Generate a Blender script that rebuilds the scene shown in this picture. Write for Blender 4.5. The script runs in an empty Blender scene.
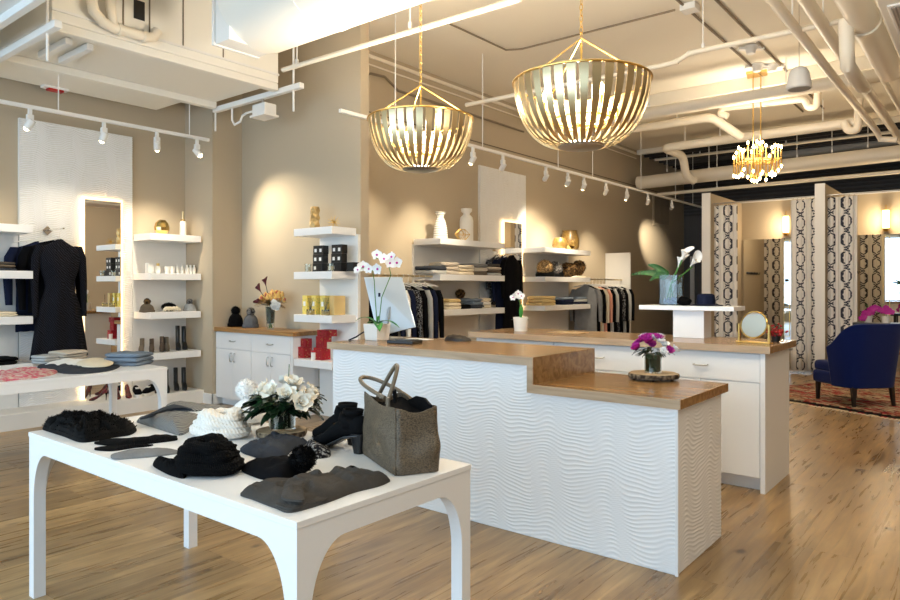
import bpy, math, random
from mathutils import Vector, Matrix, noise
PI = math.pi
sin, cos = math.sin, math.cos
C = bpy.context.scene.collection
SC = bpy.context.scene

# ---------------------------------------------------------------- camera
cam_d = bpy.data.cameras.new('camera')
cam_d.lens = 27.36; cam_d.sensor_width = 36; cam_d.shift_y = -0.01444
cam_d.clip_start = 0.05; cam_d.clip_end = 200
cam = bpy.data.objects.new('camera', cam_d); C.objects.link(cam)
cam.location = (0, 0, 1.45); cam.rotation_euler = (PI/2, 0, math.radians(38.80))
SC.camera = cam

# ---------------------------------------------------------------- world, daylight, exposure
SC.view_settings.view_transform = 'Standard'
SC.view_settings.look = 'None'
SC.view_settings.gamma = 1
SC.view_settings.use_curve_mapping = False
SC.view_settings.exposure = 0.17
wd = bpy.data.worlds.new('daylight'); SC.world = wd; wd.use_nodes = True
bg = wd.node_tree.nodes['Background']
bg.inputs[0].default_value = (0.72, 0.86, 1.0, 1); bg.inputs[1].default_value = 0.9

def area(name, loc, rot, sx, sy, power, col):
    d = bpy.data.lights.new(name, 'AREA'); d.shape = 'RECTANGLE'; d.size = sx; d.size_y = sy
    d.energy = power; d.color = col
    o = bpy.data.objects.new(name, d); C.objects.link(o); o.location = loc; o.rotation_euler = rot
    return o
area('window_daylight', (-3.0, -2.7, 1.9), (PI/2, 0, 0), 9.5, 2.9, 310, (0.54, 0.78, 1.0))
area('warm_fill_front', (0.6, 2.6, 4.3), (0, 0, 0), 2.4, 1.2, 45, (1.0, 0.80, 0.56))  # added warm fill from out of view; no lamp known there
area('warm_fill_rear', (1.6, 8.6, 4.3), (0, 0, 0), 2.4, 1.2, 70, (1.0, 0.84, 0.62))  # second added warm fill, further back and also unseen

# ---------------------------------------------------------------- helpers
def world_loc(o):
    v = Vector((0, 0, 0))
    while o is not None:
        v += o.location; o = o.parent
    return v

class MB:
    def __init__(s): s.v = []; s.f = []; s.uv = None
    def add(s, vs, fs):
        n = len(s.v); s.v += [tuple(v) for v in vs]; s.f += [tuple(i+n for i in f) for f in fs]; return s
    def box(s, x0, y0, z0, x1, y1, z1):
        if x0 > x1: x0, x1 = x1, x0
        if y0 > y1: y0, y1 = y1, y0
        if z0 > z1: z0, z1 = z1, z0
        return s.add([(x0,y0,z0),(x1,y0,z0),(x1,y1,z0),(x0,y1,z0),(x0,y0,z1),(x1,y0,z1),(x1,y1,z1),(x0,y1,z1)],
              [(0,3,2,1),(4,5,6,7),(0,1,5,4),(1,2,6,5),(2,3,7,6),(3,0,4,7)])
    def obox(s, c, size, rz=0, rx=0, ry=0):
        m = Matrix.Translation(c) @ Matrix.Rotation(rz,4,'Z') @ Matrix.Rotation(ry,4,'Y') @ Matrix.Rotation(rx,4,'X')
        a, b, d = size[0]/2, size[1]/2, size[2]/2
        t = MB().box(-a,-b,-d,a,b,d)
        return s.add([m @ Vector(v) for v in t.v], t.f)
    def tube(s, pts, r, n=10, cap=True, closed=False):
        pts = [Vector(p) for p in pts]; m = len(pts)
        rs = r if isinstance(r, (list, tuple)) else [r]*m
        vs = []; fs = []; prev = None
        for i, p in enumerate(pts):
            if closed: t = pts[(i+1) % m] - pts[i-1]
            else: t = pts[min(i+1, m-1)] - pts[max(i-1, 0)]
            if t.length < 1e-9: t = Vector((0,0,1))
            t.normalize()
            if prev is None:
                u = t.orthogonal().normalized()
            else:
                u = prev - t*prev.dot(t)
                if u.length < 1e-6: u = t.orthogonal()
                u.normalize()
            prev = u; w = t.cross(u)
            for k in range(n):
                a = 2*PI*k/n; vs.append(p + (u*cos(a) + w*sin(a))*rs[i])
        for i in range(m if closed else m-1):
            j = (i+1) % m
            for k in range(n):
                fs.append((i*n+k, i*n+(k+1) % n, j*n+(k+1) % n, j*n+k))
        if cap and not closed:
            fs.append(tuple(reversed(range(n)))); fs.append(tuple((m-1)*n+k for k in range(n)))
        return s.add(vs, fs)
    def cyl(s, p0, p1, r0, r1=None, n=16): return s.tube([p0, p1], [r0, r0 if r1 is None else r1], n)
    def lathe(s, prof, c=(0,0,0), n=24, wob=0, sx=1, sy=1):
        vs = []; fs = []; m = len(prof)
        for i, (r, z) in enumerate(prof):
            for k in range(n):
                a = 2*PI*k/n; rr = r*(1 + wob*sin(a*3 + i*.7))
                vs.append((c[0]+rr*cos(a)*sx, c[1]+rr*sin(a)*sy, c[2]+z))
        for i in range(m-1):
            for k in range(n):
                fs.append((i*n+k, i*n+(k+1) % n, (i+1)*n+(k+1) % n, (i+1)*n+k))
        fs.append(tuple(reversed(range(n)))); fs.append(tuple((m-1)*n+k for k in range(n)))
        return s.add(vs, fs)
    def ball(s, c, r, n=14, sz=1, nz=0, nsc=8, sx=1, sy=1):
        vs = []; fs = []; m = max(6, n//2+2)
        for i in range(m+1):
            th = PI*i/m
            for k in range(n):
                a = 2*PI*k/n
                d = Vector((sin(th)*cos(a), sin(th)*sin(a), cos(th)))
                rr = r
                if nz: rr = r*(1 + nz*noise.noise(Vector(c)*7 + d*nsc*.3))
                vs.append((c[0]+d.x*rr*sx, c[1]+d.y*rr*sy, c[2]+d.z*rr*sz))
        for i in range(m):
            for k in range(n):
                fs.append((i*n+k, (i+1)*n+k, (i+1)*n+(k+1) % n, i*n+(k+1) % n))
        return s.add(vs, fs)
    def prism(s, poly, z0, z1):
        n = len(poly)
        return s.add([(x,y,z0) for x,y in poly] + [(x,y,z1) for x,y in poly],
              [tuple(reversed(range(n))), tuple(range(n, 2*n))] + [(i, (i+1) % n, n+(i+1) % n, n+i) for i in range(n)])
    def plate(s, poly, axis, a0, a1):
        # poly in the plane across the axis, extruded along it
        n = len(poly)
        def q(u, v, a): return (a,u,v) if axis == 'x' else ((u,a,v) if axis == 'y' else (u,v,a))
        return s.add([q(u,v,a0) for u,v in poly] + [q(u,v,a1) for u,v in poly],
              [tuple(reversed(range(n))), tuple(range(n, 2*n))] + [(i, (i+1) % n, n+(i+1) % n, n+i) for i in range(n)])
    def grid(s, nu, nv, fn, closed_u=False):
        vs = [fn(i/(nu if closed_u else nu-1), j/(nv-1)) for j in range(nv) for i in range(nu)]
        fs = []
        for j in range(nv-1):
            for i in range(nu if closed_u else nu-1):
                i2 = (i+1) % nu
                fs.append((j*nu+i, j*nu+i2, (j+1)*nu+i2, (j+1)*nu+i))
        return s.add(vs, fs)
    def build(s, name, mat, parent=None, smooth=False, bevel=0, at=None, sharp=40, solid=0, subs=0):
        me = bpy.data.meshes.new(name)
        off = world_loc(parent) if parent is not None and at is None else Vector((0,0,0))
        if at is not None: off = Vector(at)
        me.from_pydata([(v[0]-off.x, v[1]-off.y, v[2]-off.z) for v in s.v], [], s.f)
        me.update()
        import bmesh
        bm = bmesh.new(); bm.from_mesh(me); bmesh.ops.recalc_face_normals(bm, faces=bm.faces); bm.to_mesh(me); bm.free()
        if s.uv:
            ul = me.uv_layers.new(name='UVMap')
            for l in me.loops: ul.data[l.index].uv = s.uv[l.vertex_index]
        me.materials.append(mat)
        if smooth:
            me.polygons.foreach_set('use_smooth', [True]*len(me.polygons))
            try: me.set_sharp_from_angle(angle=math.radians(sharp))
            except Exception: pass
        o = bpy.data.objects.new(name, me); C.objects.link(o)
        if parent is not None: o.parent = parent
        elif at is not None: o.location = at
        if solid:
            q = o.modifiers.new('solid', 'SOLIDIFY'); q.thickness = solid; q.offset = 0
        if bevel:
            b = o.modifiers.new('bevel', 'BEVEL'); b.width = bevel; b.segments = 2; b.limit_method = 'ANGLE'
        if subs:
            b = o.modifiers.new('sub', 'SUBSURF'); b.levels = subs; b.render_levels = subs
        return o

def tag(o, label, cat, group=None, kind=None):
    o['label'] = label; o['category'] = cat
    if group: o['group'] = group
    if kind: o['kind'] = kind
    return o
def struct(o): o['kind'] = 'structure'; return o
def thing(name, label, cat, loc=(0,0,0), group=None):
    o = bpy.data.objects.new(name, None); C.objects.link(o); o.location = loc
    o.empty_display_size = .05
    return tag(o, label, cat, group)
def dup(root, loc=None, rz=None, label=None, group=None, scale=None):
    r = root.copy(); C.objects.link(r)
    if loc is not None: r.location = loc
    if rz is not None: r.rotation_euler = (0,0,rz)
    if label: r['label'] = label
    if group: r['group'] = group
    if scale: r.scale = (scale,)*3
    for ch in list(root.children):
        c = ch.copy(); C.objects.link(c); c.parent = r
        for g in list(ch.children):
            d = g.copy(); C.objects.link(d); d.parent = c
    return r

# ---------------------------------------------------------------- materials
def srgb(r, g, b):
    f = lambda c: (c/255)/12.92 if c/255 <= .04045 else ((c/255+.055)/1.055)**2.4
    return (f(r), f(g), f(b), 1)
def mat(name, col, rough=.5, metal=0, bump=None, emit=0, trans=0, sheen=0, var=0, coat=0, emit_col=None, ior=None):
    m = bpy.data.materials.new(name); m.use_nodes = True
    nt = m.node_tree; N = nt.nodes; Lk = nt.links; b = N['Principled BSDF']
    c = srgb(*col)
    b.inputs['Base Color'].default_value = c; b.inputs['Roughness'].default_value = rough
    b.inputs['Metallic'].default_value = metal
    if rough >= .7: b.inputs['Specular IOR Level'].default_value = .12
    if trans: b.inputs['Transmission Weight'].default_value = trans
    if sheen: b.inputs['Sheen Weight'].default_value = sheen
    if coat: b.inputs['Coat Weight'].default_value = coat
    if ior: b.inputs['IOR'].default_value = ior
    if emit:
        b.inputs['Emission Color'].default_value = srgb(*(emit_col or col)); b.inputs['Emission Strength'].default_value = emit
    tc = N.new('ShaderNodeTexCoord')
    if var:
        n = N.new('ShaderNodeTexNoise'); n.inputs['Scale'].default_value = 9; n.inputs['Detail'].default_value = 4
        Lk.new(tc.outputs['Object'], n.inputs['Vector'])
        mx = N.new('ShaderNodeMix'); mx.data_type = 'RGBA'
        Lk.new(n.outputs['Fac'], mx.inputs[0])
        mx.inputs[6].default_value = tuple(x*(1-var) for x in c[:3])+(1,)
        mx.inputs[7].default_value = tuple(min(1, x*(1+var)) for x in c[:3])+(1,)
        Lk.new(mx.outputs[2], b.inputs['Base Color'])
    if bump:
        kind, sc, st = bump
        bp = N.new('ShaderNodeBump'); bp.inputs['Strength'].default_value = st; bp.inputs['Distance'].default_value = .004
        if kind == 'noise':
            t = N.new('ShaderNodeTexNoise'); t.inputs['Scale'].default_value = sc; t.inputs['Detail'].default_value = 3; out = t.outputs['Fac']
        elif kind == 'voronoi':
            t = N.new('ShaderNodeTexVoronoi'); t.inputs['Scale'].default_value = sc; out = t.outputs['Distance']
        else:
            t = N.new('ShaderNodeTexWave'); t.inputs['Scale'].default_value = sc; t.inputs['Distortion'].default_value = 2.5
            t.bands_direction = 'DIAGONAL' if kind == 'wave' else kind; out = t.outputs['Fac']
        Lk.new(tc.outputs['Object'], t.inputs['Vector']); Lk.new(out, bp.inputs['Height']); Lk.new(bp.outputs['Normal'], b.inputs['Normal'])
    return m
def two_tone(name, c1, c2, kind='noise', scale=30, lo=.45, hi=.55, rough=.8, dist=0, direction='Z', bump=0):
    m = mat(name, c1, rough); nt = m.node_tree; N = nt.nodes; Lk = nt.links; b = N['Principled BSDF']
    tc = N.new('ShaderNodeTexCoord')
    if kind == 'noise': t = N.new('ShaderNodeTexNoise'); out = 'Fac'
    elif kind == 'voronoi': t = N.new('ShaderNodeTexVoronoi'); out = 'Distance'
    elif kind == 'checker': t = N.new('ShaderNodeTexChecker'); out = 'Fac'
    else:
        t = N.new('ShaderNodeTexWave'); t.bands_direction = direction; t.inputs['Distortion'].default_value = dist; out = 'Fac'
    t.inputs['Scale'].default_value = scale
    Lk.new(tc.outputs['Object'], t.inputs['Vector'])
    r = N.new('ShaderNodeValToRGB'); r.color_ramp.elements[0].position = lo; r.color_ramp.elements[1].position = hi
    r.color_ramp.elements[0].color = srgb(*c1); r.color_ramp.elements[1].color = srgb(*c2)
    Lk.new(t.outputs[out], r.inputs[0]); Lk.new(r.outputs[0], b.inputs['Base Color'])
    if bump:
        bp = N.new('ShaderNodeBump'); bp.inputs['Strength'].default_value = bump; bp.inputs['Distance'].default_value = .004
        Lk.new(t.outputs[out], bp.inputs['Height']); Lk.new(bp.outputs['Normal'], b.inputs['Normal'])
    return m

def wood_mat(name, c1, c2, axis='y', rough=.4, plank=None):
    m = bpy.data.materials.new(name); m.use_nodes = True
    nt = m.node_tree; N = nt.nodes; Lk = nt.links; b = N['Principled BSDF']
    b.inputs['Roughness'].default_value = rough
    tc = N.new('ShaderNodeTexCoord')
    mp = N.new('ShaderNodeMapping')
    mp.inputs['Scale'].default_value = (16, 1.1, 16) if axis == 'y' else ((1.1, 16, 16) if axis == 'x' else (16, 16, 1.1))
    Lk.new(tc.outputs['Object'], mp.inputs['Vector'])
    n = N.new('ShaderNodeTexNoise'); n.inputs['Scale'].default_value = 1.6; n.inputs['Detail'].default_value = 8; n.inputs['Distortion'].default_value = .8
    src = mp.outputs[0]
    col_out = None
    if plank:
        sx = N.new('ShaderNodeSeparateXYZ'); Lk.new(tc.outputs['Object'], sx.inputs[0])
        cx = N.new('ShaderNodeCombineXYZ'); Lk.new(sx.outputs['Y'], cx.inputs['X']); Lk.new(sx.outputs['X'], cx.inputs['Y'])
        br = N.new('ShaderNodeTexBrick'); br.offset = .37; br.offset_frequency = 3; br.inputs['Scale'].default_value = 1
        br.inputs['Brick Width'].default_value = 2.1; br.inputs['Row Height'].default_value = plank
        br.inputs['Mortar Size'].default_value = .0016; br.inputs['Mortar Smooth'].default_value = .2; br.inputs['Bias'].default_value = 0
        br.inputs['Color1'].default_value = (0,0,0,1); br.inputs['Color2'].default_value = (1,1,1,1); br.inputs['Mortar'].default_value = (.5,.5,.5,1)
        Lk.new(cx.outputs[0], br.inputs['Vector'])
        # offset grain per plank
        ad = N.new('ShaderNodeVectorMath'); ad.operation = 'MULTIPLY_ADD'
        Lk.new(br.outputs['Color'], ad.inputs[0]); ad.inputs[1].default_value = (37, 19, 11); Lk.new(mp.outputs[0], ad.inputs[2])
        src = ad.outputs[0]
    Lk.new(src, n.inputs['Vector'])
    r = N.new('ShaderNodeValToRGB'); r.color_ramp.elements[0].position = .3; r.color_ramp.elements[1].position = .7
    r.color_ramp.elements[0].color = srgb(*c1); r.color_ramp.elements[1].color = srgb(*c2)
    Lk.new(n.outputs['Fac'], r.inputs[0]); out = r.outputs[0]
    if plank:
        def mixc(fac, a, bcol, blend='MIX'):
            mx = N.new('ShaderNodeMix'); mx.data_type = 'RGBA'; mx.blend_type = blend
            if isinstance(fac, float): mx.inputs[0].default_value = fac
            else: Lk.new(fac, mx.inputs[0])
            Lk.new(a, mx.inputs[6])
            if isinstance(bcol, tuple): mx.inputs[7].default_value = bcol
            else: Lk.new(bcol, mx.inputs[7])
            return mx.outputs[2]
        # per plank tone
        r2 = N.new('ShaderNodeValToRGB'); r2.color_ramp.elements[0].color = (.74,.72,.70,1); r2.color_ramp.elements[1].color = (1.12,1.1,1.05,1)
        Lk.new(br.outputs['Color'], r2.inputs[0])
        out = mixc(1.0, out, r2.outputs[0], 'MULTIPLY')
        # broad smoky bands along the grain
        mb = N.new('ShaderNodeMapping'); mb.inputs['Scale'].default_value = (7, .9, 7); Lk.new(tc.outputs['Object'], mb.inputs['Vector'])
        nb = N.new('ShaderNodeTexNoise'); nb.inputs['Scale'].default_value = 1; nb.inputs['Detail'].default_value = 5; nb.inputs['Distortion'].default_value = 1.4
        Lk.new(mb.outputs[0], nb.inputs['Vector'])
        rb = N.new('ShaderNodeValToRGB'); rb.color_ramp.elements[0].position = .35; rb.color_ramp.elements[1].position = .62
        rb.color_ramp.elements[0].color = (.72,.68,.62,1); rb.color_ramp.elements[1].color = (1.05,1.05,1.05,1)
        Lk.new(nb.outputs['Fac'], rb.inputs[0]); out = mixc(1.0, out, rb.outputs[0], 'MULTIPLY')
        # knots
        mk = N.new('ShaderNodeMapping'); mk.inputs['Scale'].default_value = (3.1, 1.9, 1); Lk.new(tc.outputs['Object'], mk.inputs['Vector'])
        nk = N.new('ShaderNodeTexNoise'); nk.inputs['Scale'].default_value = 6; Lk.new(mk.outputs[0], nk.inputs['Vector'])
        ak = N.new('ShaderNodeVectorMath'); ak.operation = 'MULTIPLY_ADD'; Lk.new(nk.outputs['Color'], ak.inputs[0]); ak.inputs[1].default_value = (.09,.09,0); Lk.new(mk.outputs[0], ak.inputs[2])
        vk = N.new('ShaderNodeTexVoronoi'); vk.inputs['Scale'].default_value = 1; Lk.new(ak.outputs[0], vk.inputs['Vector'])
        rk = N.new('ShaderNodeValToRGB'); rk.color_ramp.elements[0].position = .03; rk.color_ramp.elements[1].position = .10
        rk.color_ramp.elements[0].color = (1,1,1,1); rk.color_ramp.elements[1].color = (0,0,0,1)
        Lk.new(vk.outputs['Distance'], rk.inputs[0])
        out = mixc(rk.outputs[0], out, srgb(70, 50, 34))
        gap = N.new('ShaderNodeMath'); gap.operation = 'MULTIPLY'; Lk.new(br.outputs['Fac'], gap.inputs[0]); gap.inputs[1].default_value = .6
        out = mixc(gap.outputs[0], out, srgb(96, 72, 48))
        rr = N.new('ShaderNodeMapRange'); rr.inputs['To Min'].default_value = rough-.07; rr.inputs['To Max'].default_value = rough+.12
        Lk.new(n.outputs['Fac'], rr.inputs['Value']); Lk.new(rr.outputs[0], b.inputs['Roughness'])
        bp = N.new('ShaderNodeBump'); bp.inputs['Strength'].default_value = .15; bp.inputs['Distance'].default_value = .002
        Lk.new(n.outputs['Fac'], bp.inputs['Height']); Lk.new(bp.outputs['Normal'], b.inputs['Normal'])
    Lk.new(out, b.inputs['Base Color'])
    return m

M = dict(
 floor = wood_mat('oak_floor', (134,107,70), (184,154,110), 'y', .27, plank=.2),
 counter = wood_mat('counter_oak', (128,94,56), (168,130,84), 'x', .22),
 counter_edge = wood_mat('counter_edge_oak', (166,140,110), (196,170,140), 'x', .4),
 block = wood_mat('butcher_block', (136,96,52), (182,138,84), 'x', .35),
 wall = mat('taupe_paint', (186,172,150), .85, bump=('noise', 60, .06)),
 wall_grey = mat('slate_paint', (96,96,98), .85, bump=('noise', 60, .06)),
 ceil = mat('cream_ceiling_paint', (240,232,216), .85, bump=('noise', 20, .1)),
 dark_ceil = two_tone('dark_metal_deck', (58,56,56), (84,82,82), 'wave', 2.4, .4, .6, .7, direction='Y'),
 white = mat('white_lacquer', (238,238,238), .3),
 white_matte = mat('white_matte_paint', (232,230,226), .55),
 ripple = mat('white_ripple_panel', (240,240,240), .42),
 duct = mat('white_duct_paint', (236,232,222), .5, bump=('noise', 10, .08)),
 pipe = mat('white_pipe_paint', (232,222,204), .45),
 seam = mat('dark_seam', (120,108,92), .8),
 conduit = mat('grey_conduit', (134,120,100), .6),
 steel = mat('brushed_steel', (190,188,184), .28, 1),
 chrome = mat('chrome', (225,225,225), .08, 1),
 brass = mat('brushed_brass', (214,178,104), .3, 1, bump=('noise', 60, .05)),
 champagne = mat('champagne_metal', (220,200,158), .3, 1),
 gold = mat('polished_gold', (222,190,120), .12, 1),
 mirror = mat('mirror_glass', (240,240,238), .01, 1),
 glass = mat('clear_glass', (245,250,248), .02, trans=1.0, ior=1.45),
 darkglass = mat('leaf_lined_glass', (34,52,30), .06, coat=.6, var=.5),
 led = mat('warm_led_strip', (255,214,150), .5, emit=7),
 lens = mat('lit_lamp_lens', (255,225,170), .5, emit=30),
 bulb = mat('glowing_bulb', (255,214,140), .5, emit=22),
 smallbulb = mat('glowing_small_bulb', (255,214,140), .5, emit=40),
 sconce = mat('glowing_sconce_shade', (255,214,150), .5, emit=7),
 black_knit = mat('black_knit', (9,9,11), .95, bump=('wave', 60, 1.0)),
 black_fur = mat('black_fur', (4,4,5), .7),
 black = mat('black_fabric', (9,9,12), .95, bump=('noise', 200, .3)),
 suede = mat('black_suede', (8,8,10), .8, bump=('noise', 300, .2)),
 blackgloss = mat('black_gloss', (14,14,16), .25),
 blackdev = mat('black_plastic', (22,22,24), .35),
 navy = mat('navy_velvet', (5,26,84), .75, bump=('noise', 120, .2), sheen=.12),
 navyf = mat('navy_fabric', (26,32,54), .9, bump=('noise', 150, .3)),
 darkwood = mat('dark_stained_leg', (24,18,18), .35),
 white_knit = mat('white_cable_knit', (236,230,220), .9, bump=('wave', 30, .6), sheen=.2),
 white_fluff = mat('white_fluff', (244,242,238), .95, bump=('voronoi', 70, 1.0), sheen=.3),
 cream = mat('cream_wool', (224,212,188), .9, bump=('noise', 120, .5)),
 whitewool = mat('white_wool', (232,230,224), .9, bump=('noise', 120, .5)),
 beige = mat('beige_wool', (196,184,168), .9, bump=('noise', 120, .5)),
 lgrey = mat('light_grey_wool', (178,178,176), .9, bump=('noise', 120, .5)),
 grey_knit = mat('grey_knit', (104,106,110), .95, bump=('wave', 45, .8), var=.25),
 char_knit = mat('charcoal_knit', (72,68,64), .95, bump=('noise', 220, .9), var=.4),
 darkgrey = mat('dark_grey_wool', (56,60,68), .95, bump=('noise', 160, .6), var=.3),
 marl = mat('grey_marl', (128,128,128), .95, bump=('noise', 220, .9), var=.3),
 denim = mat('blue_grey_wool', (116,128,142), .95, bump=('noise', 160, .6), var=.15),
 yellowk = mat('mustard_cream_wool', (214,190,138), .9, bump=('noise', 120, .5)),
 stripe = two_tone('grey_striped_knit', (78,78,82), (160,158,152), 'wave', 24, .35, .6, .95, dist=1.2, direction='X', bump=.8),
 floral = two_tone('pink_floral_print', (196,96,116), (206,190,176), 'noise', 30, .40, .62, .9),
 tweed = two_tone('black_white_tweed', (22,22,28), (150,150,150), 'noise', 70, .5, .62, .95),
 lace = two_tone('black_zigzag_lace', (7,7,10), (36,36,44), 'wave', 24, .45, .85, .9, dist=5.0, direction='DIAGONAL'),
 tote = None,
 red = two_tone('red_gift_box', (168,18,30), (150,12,26), 'noise', 5, .4, .6, .5),
 redw = mat('red_candle_label', (178,30,40), .5),
 yellowbox = two_tone('yellow_patterned_box', (70,150,70), (236,212,110), 'voronoi', 48, .18, .24, .6),
 tanbox = mat('tan_box', (216,186,124), .6),
 ceramic = mat('white_ceramic', (236,232,224), .4),
 ceramic_band = two_tone('striped_ceramic', (236,232,224), (128,124,116), 'wave', 10, .80, .95, .45, direction='Z'),
 hammered = two_tone('hammered_gold', (206,172,104), (120,92,44), 'voronoi', 55, .1, .5, .3),
 foil = mat('faceted_gold_leaf', (196,166,112), .35, .6),
 fur_brown = two_tone('brown_fur', (34,26,20), (126,96,60), 'noise', 40, .42, .62, .95, bump=1),
 fur_tan = two_tone('tan_fur', (116,92,62), (196,164,116), 'noise', 40, .42, .62, .95, bump=1),
 fur_grey = two_tone('grey_fur', (60,58,58), (150,146,142), 'noise', 40, .42, .62, .95, bump=1),
 taupeknit = mat('taupe_knit', (110,98,84), .95, bump=('wave', 60, .9)),
 brownboot = mat('brown_boot_leather', (74,60,50), .6),
 greyboot = mat('grey_boot_suede', (104,94,82), .8),
 blackboot = mat('black_boot_leather', (18,17,18), .4),
 redshoe = two_tone('red_print_heel', (110,14,22), (22,6,9), 'noise', 60, .4, .6, .5),
 sole = mat('white_rubber_sole', (230,226,218), .6),
 leaf = mat('green_leaf', (40,96,40), .4, var=.35),
 leafd = mat('dark_green_leaf', (22,46,24), .35, var=.4),
 leafbright = mat('bright_green_leaf', (48,128,52), .4, var=.3),
 stem = mat('green_stem', (70,124,52), .5),
 petal = mat('white_petal', (246,240,226), .6),
 petalw = mat('pure_white_petal', (248,248,246), .6),
 magenta = mat('magenta_petal', (186,40,150), .6, var=.25),
 berry = mat('red_berry', (170,24,36), .5),
 yellowpetal = two_tone('yellow_red_petal', (220,180,100), (170,60,60), 'noise', 20, .5, .66, .6),
 maroon = mat('maroon_calla', (82,16,34), .45),
 bark = two_tone('bark_edge', (64,52,42), (150,132,108), 'noise', 35, .4, .65, .9, bump=1),
 slice = two_tone('cut_wood_face', (176,146,108), (206,180,142), 'noise', 8, .4, .6, .6),
 monitor = mat('silver_aluminium', (196,206,216), .3, .7),
 screen = mat('dark_screen', (12,12,14), .1),
 hanger = mat('white_hanger', (236,234,228), .4),
 silverpot = mat('silver_pot', (206,210,212), .4, .3),
 pebble = mat('blue_grey_glass_pebbles', (120,136,176), .2, var=.4),
 paper = mat('white_paper', (240,240,238), .7),
 frost = mat('frosted_glass', (250,240,220), .3, emit=.0),
 orange = mat('orange_cream', (220,160,140), .8),
 redmark = mat('red_sensor', (170,20,24), .4),
)

# snake-skin leather
def tote_mat():
    m = mat('taupe_snakeskin_leather', (120,104,84), .45)
    nt = m.node_tree; N = nt.nodes; Lk = nt.links; b = N['Principled BSDF']
    tc = N.new('ShaderNodeTexCoord'); mp = N.new('ShaderNodeMapping'); mp.inputs['Scale'].default_value = (1,1,2.2)
    Lk.new(tc.outputs['Object'], mp.inputs['Vector'])
    v = N.new('ShaderNodeTexVoronoi'); v.inputs['Scale'].default_value = 150; Lk.new(mp.outputs[0], v.inputs['Vector'])
    r = N.new('ShaderNodeValToRGB'); r.color_ramp.elements[0].color = srgb(146,128,104); r.color_ramp.elements[1].color = srgb(52,43,32)
    r.color_ramp.elements[0].position = .2; r.color_ramp.elements[1].position = .75
    Lk.new(v.outputs['Distance'], r.inputs[0])
    n = N.new('ShaderNodeTexNoise'); n.inputs['Scale'].default_value = 9; Lk.new(tc.outputs['Object'], n.inputs['Vector'])
    mx = N.new('ShaderNodeMix'); mx.data_type = 'RGBA'; Lk.new(n.outputs['Fac'], mx.inputs[0]); Lk.new(r.outputs[0], mx.inputs[6]); mx.inputs[7].default_value = srgb(84,71,55)
    Lk.new(mx.outputs[2], b.inputs['Base Color'])
    bp = N.new('ShaderNodeBump'); bp.inputs['Strength'].default_value = .6; bp.inputs['Distance'].default_value = .003; bp.invert = True
    Lk.new(v.outputs['Distance'], bp.inputs['Height']); Lk.new(bp.outputs['Normal'], b.inputs['Normal'])
    return m
M['tote'] = tote_mat()

# curtain print: interlocking dark ogee lines on cream, in cloth coordinates (UV in metres)
def curtain_mat():
    m = mat('ogee_print_curtain', (214,206,194), .85)
    nt = m.node_tree; N = nt.nodes; Lk = nt.links; b = N['Principled BSDF']
    uv = N.new('ShaderNodeUVMap'); sp = N.new('ShaderNodeSeparateXYZ'); Lk.new(uv.outputs[0], sp.inputs[0])
    def mth(op, a, c=None, c2=None):
        x = N.new('ShaderNodeMath'); x.operation = op
        for i, q in enumerate((a, c, c2)):
            if q is None: continue
            if isinstance(q, (int, float)): x.inputs[i].default_value = q
            else: Lk.new(q, x.inputs[i])
        return x.outputs[0]
    U, V = sp.outputs['X'], sp.outputs['Y']
    res = None
    for amp, ph, per, off in ((.30, 0, .60, 0), (-.30, 0, .60, 0), (.30, .45, .60, 0), (-.30, .45, .60, 0)):
        s = mth('SINE', mth('MULTIPLY_ADD', V, 2*PI/per, ph))
        t = mth('ADD', mth('MULTIPLY_ADD', U, 1/.23, off), mth('MULTIPLY', s, amp))
        fr = mth('ABSOLUTE', mth('SUBTRACT', mth('FRACT', t), .5))
        d = mth('LESS_THAN', fr, .034)
        res = d if res is None else mth('MAXIMUM', res, d)
    mx = N.new('ShaderNodeMix'); mx.data_type = 'RGBA'; Lk.new(res, mx.inputs[0])
    mx.inputs[6].default_value = srgb(230,226,220); mx.inputs[7].default_value = srgb(58,60,72)
    Lk.new(mx.outputs[2], b.inputs['Base Color'])
    return m
M['curtain'] = curtain_mat()

def rug_mat():
    m = mat('kilim_rug', (170,150,120), .95)
    nt = m.node_tree; N = nt.nodes; Lk = nt.links; b = N['Principled BSDF']
    tc = N.new('ShaderNodeTexCoord'); mp = N.new('ShaderNodeMapping'); mp.inputs['Scale'].default_value = (.9, 4.6, 1)
    Lk.new(tc.outputs['Object'], mp.inputs['Vector'])
    n = N.new('ShaderNodeTexNoise'); n.inputs['Scale'].default_value = 1.8; n.inputs['Detail'].default_value = 4; n.inputs['Roughness'].default_value = .6
    Lk.new(mp.outputs[0], n.inputs['Vector'])
    r = N.new('ShaderNodeValToRGB'); r.color_ramp.interpolation = 'CONSTANT'
    cols = [(.0,(24,20,24)),(.36,(120,84,60)),(.41,(190,172,140)),(.46,(24,20,24)),(.485,(160,34,52)),(.53,(140,104,70)),(.57,(196,178,146)),(.62,(26,22,28))]
    e = r.color_ramp.elements; e[0].position = 0; e[0].color = srgb(*cols[0][1]); e[1].position = cols[1][0]; e[1].color = srgb(*cols[1][1])
    for p_, c_ in cols[2:]:
        q = e.new(p_); q.color = srgb(*c_)
    Lk.new(n.outputs['Fac'], r.inputs[0]); Lk.new(r.outputs[0], b.inputs['Base Color'])
    return m
M['rug'] = rug_mat()

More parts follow.
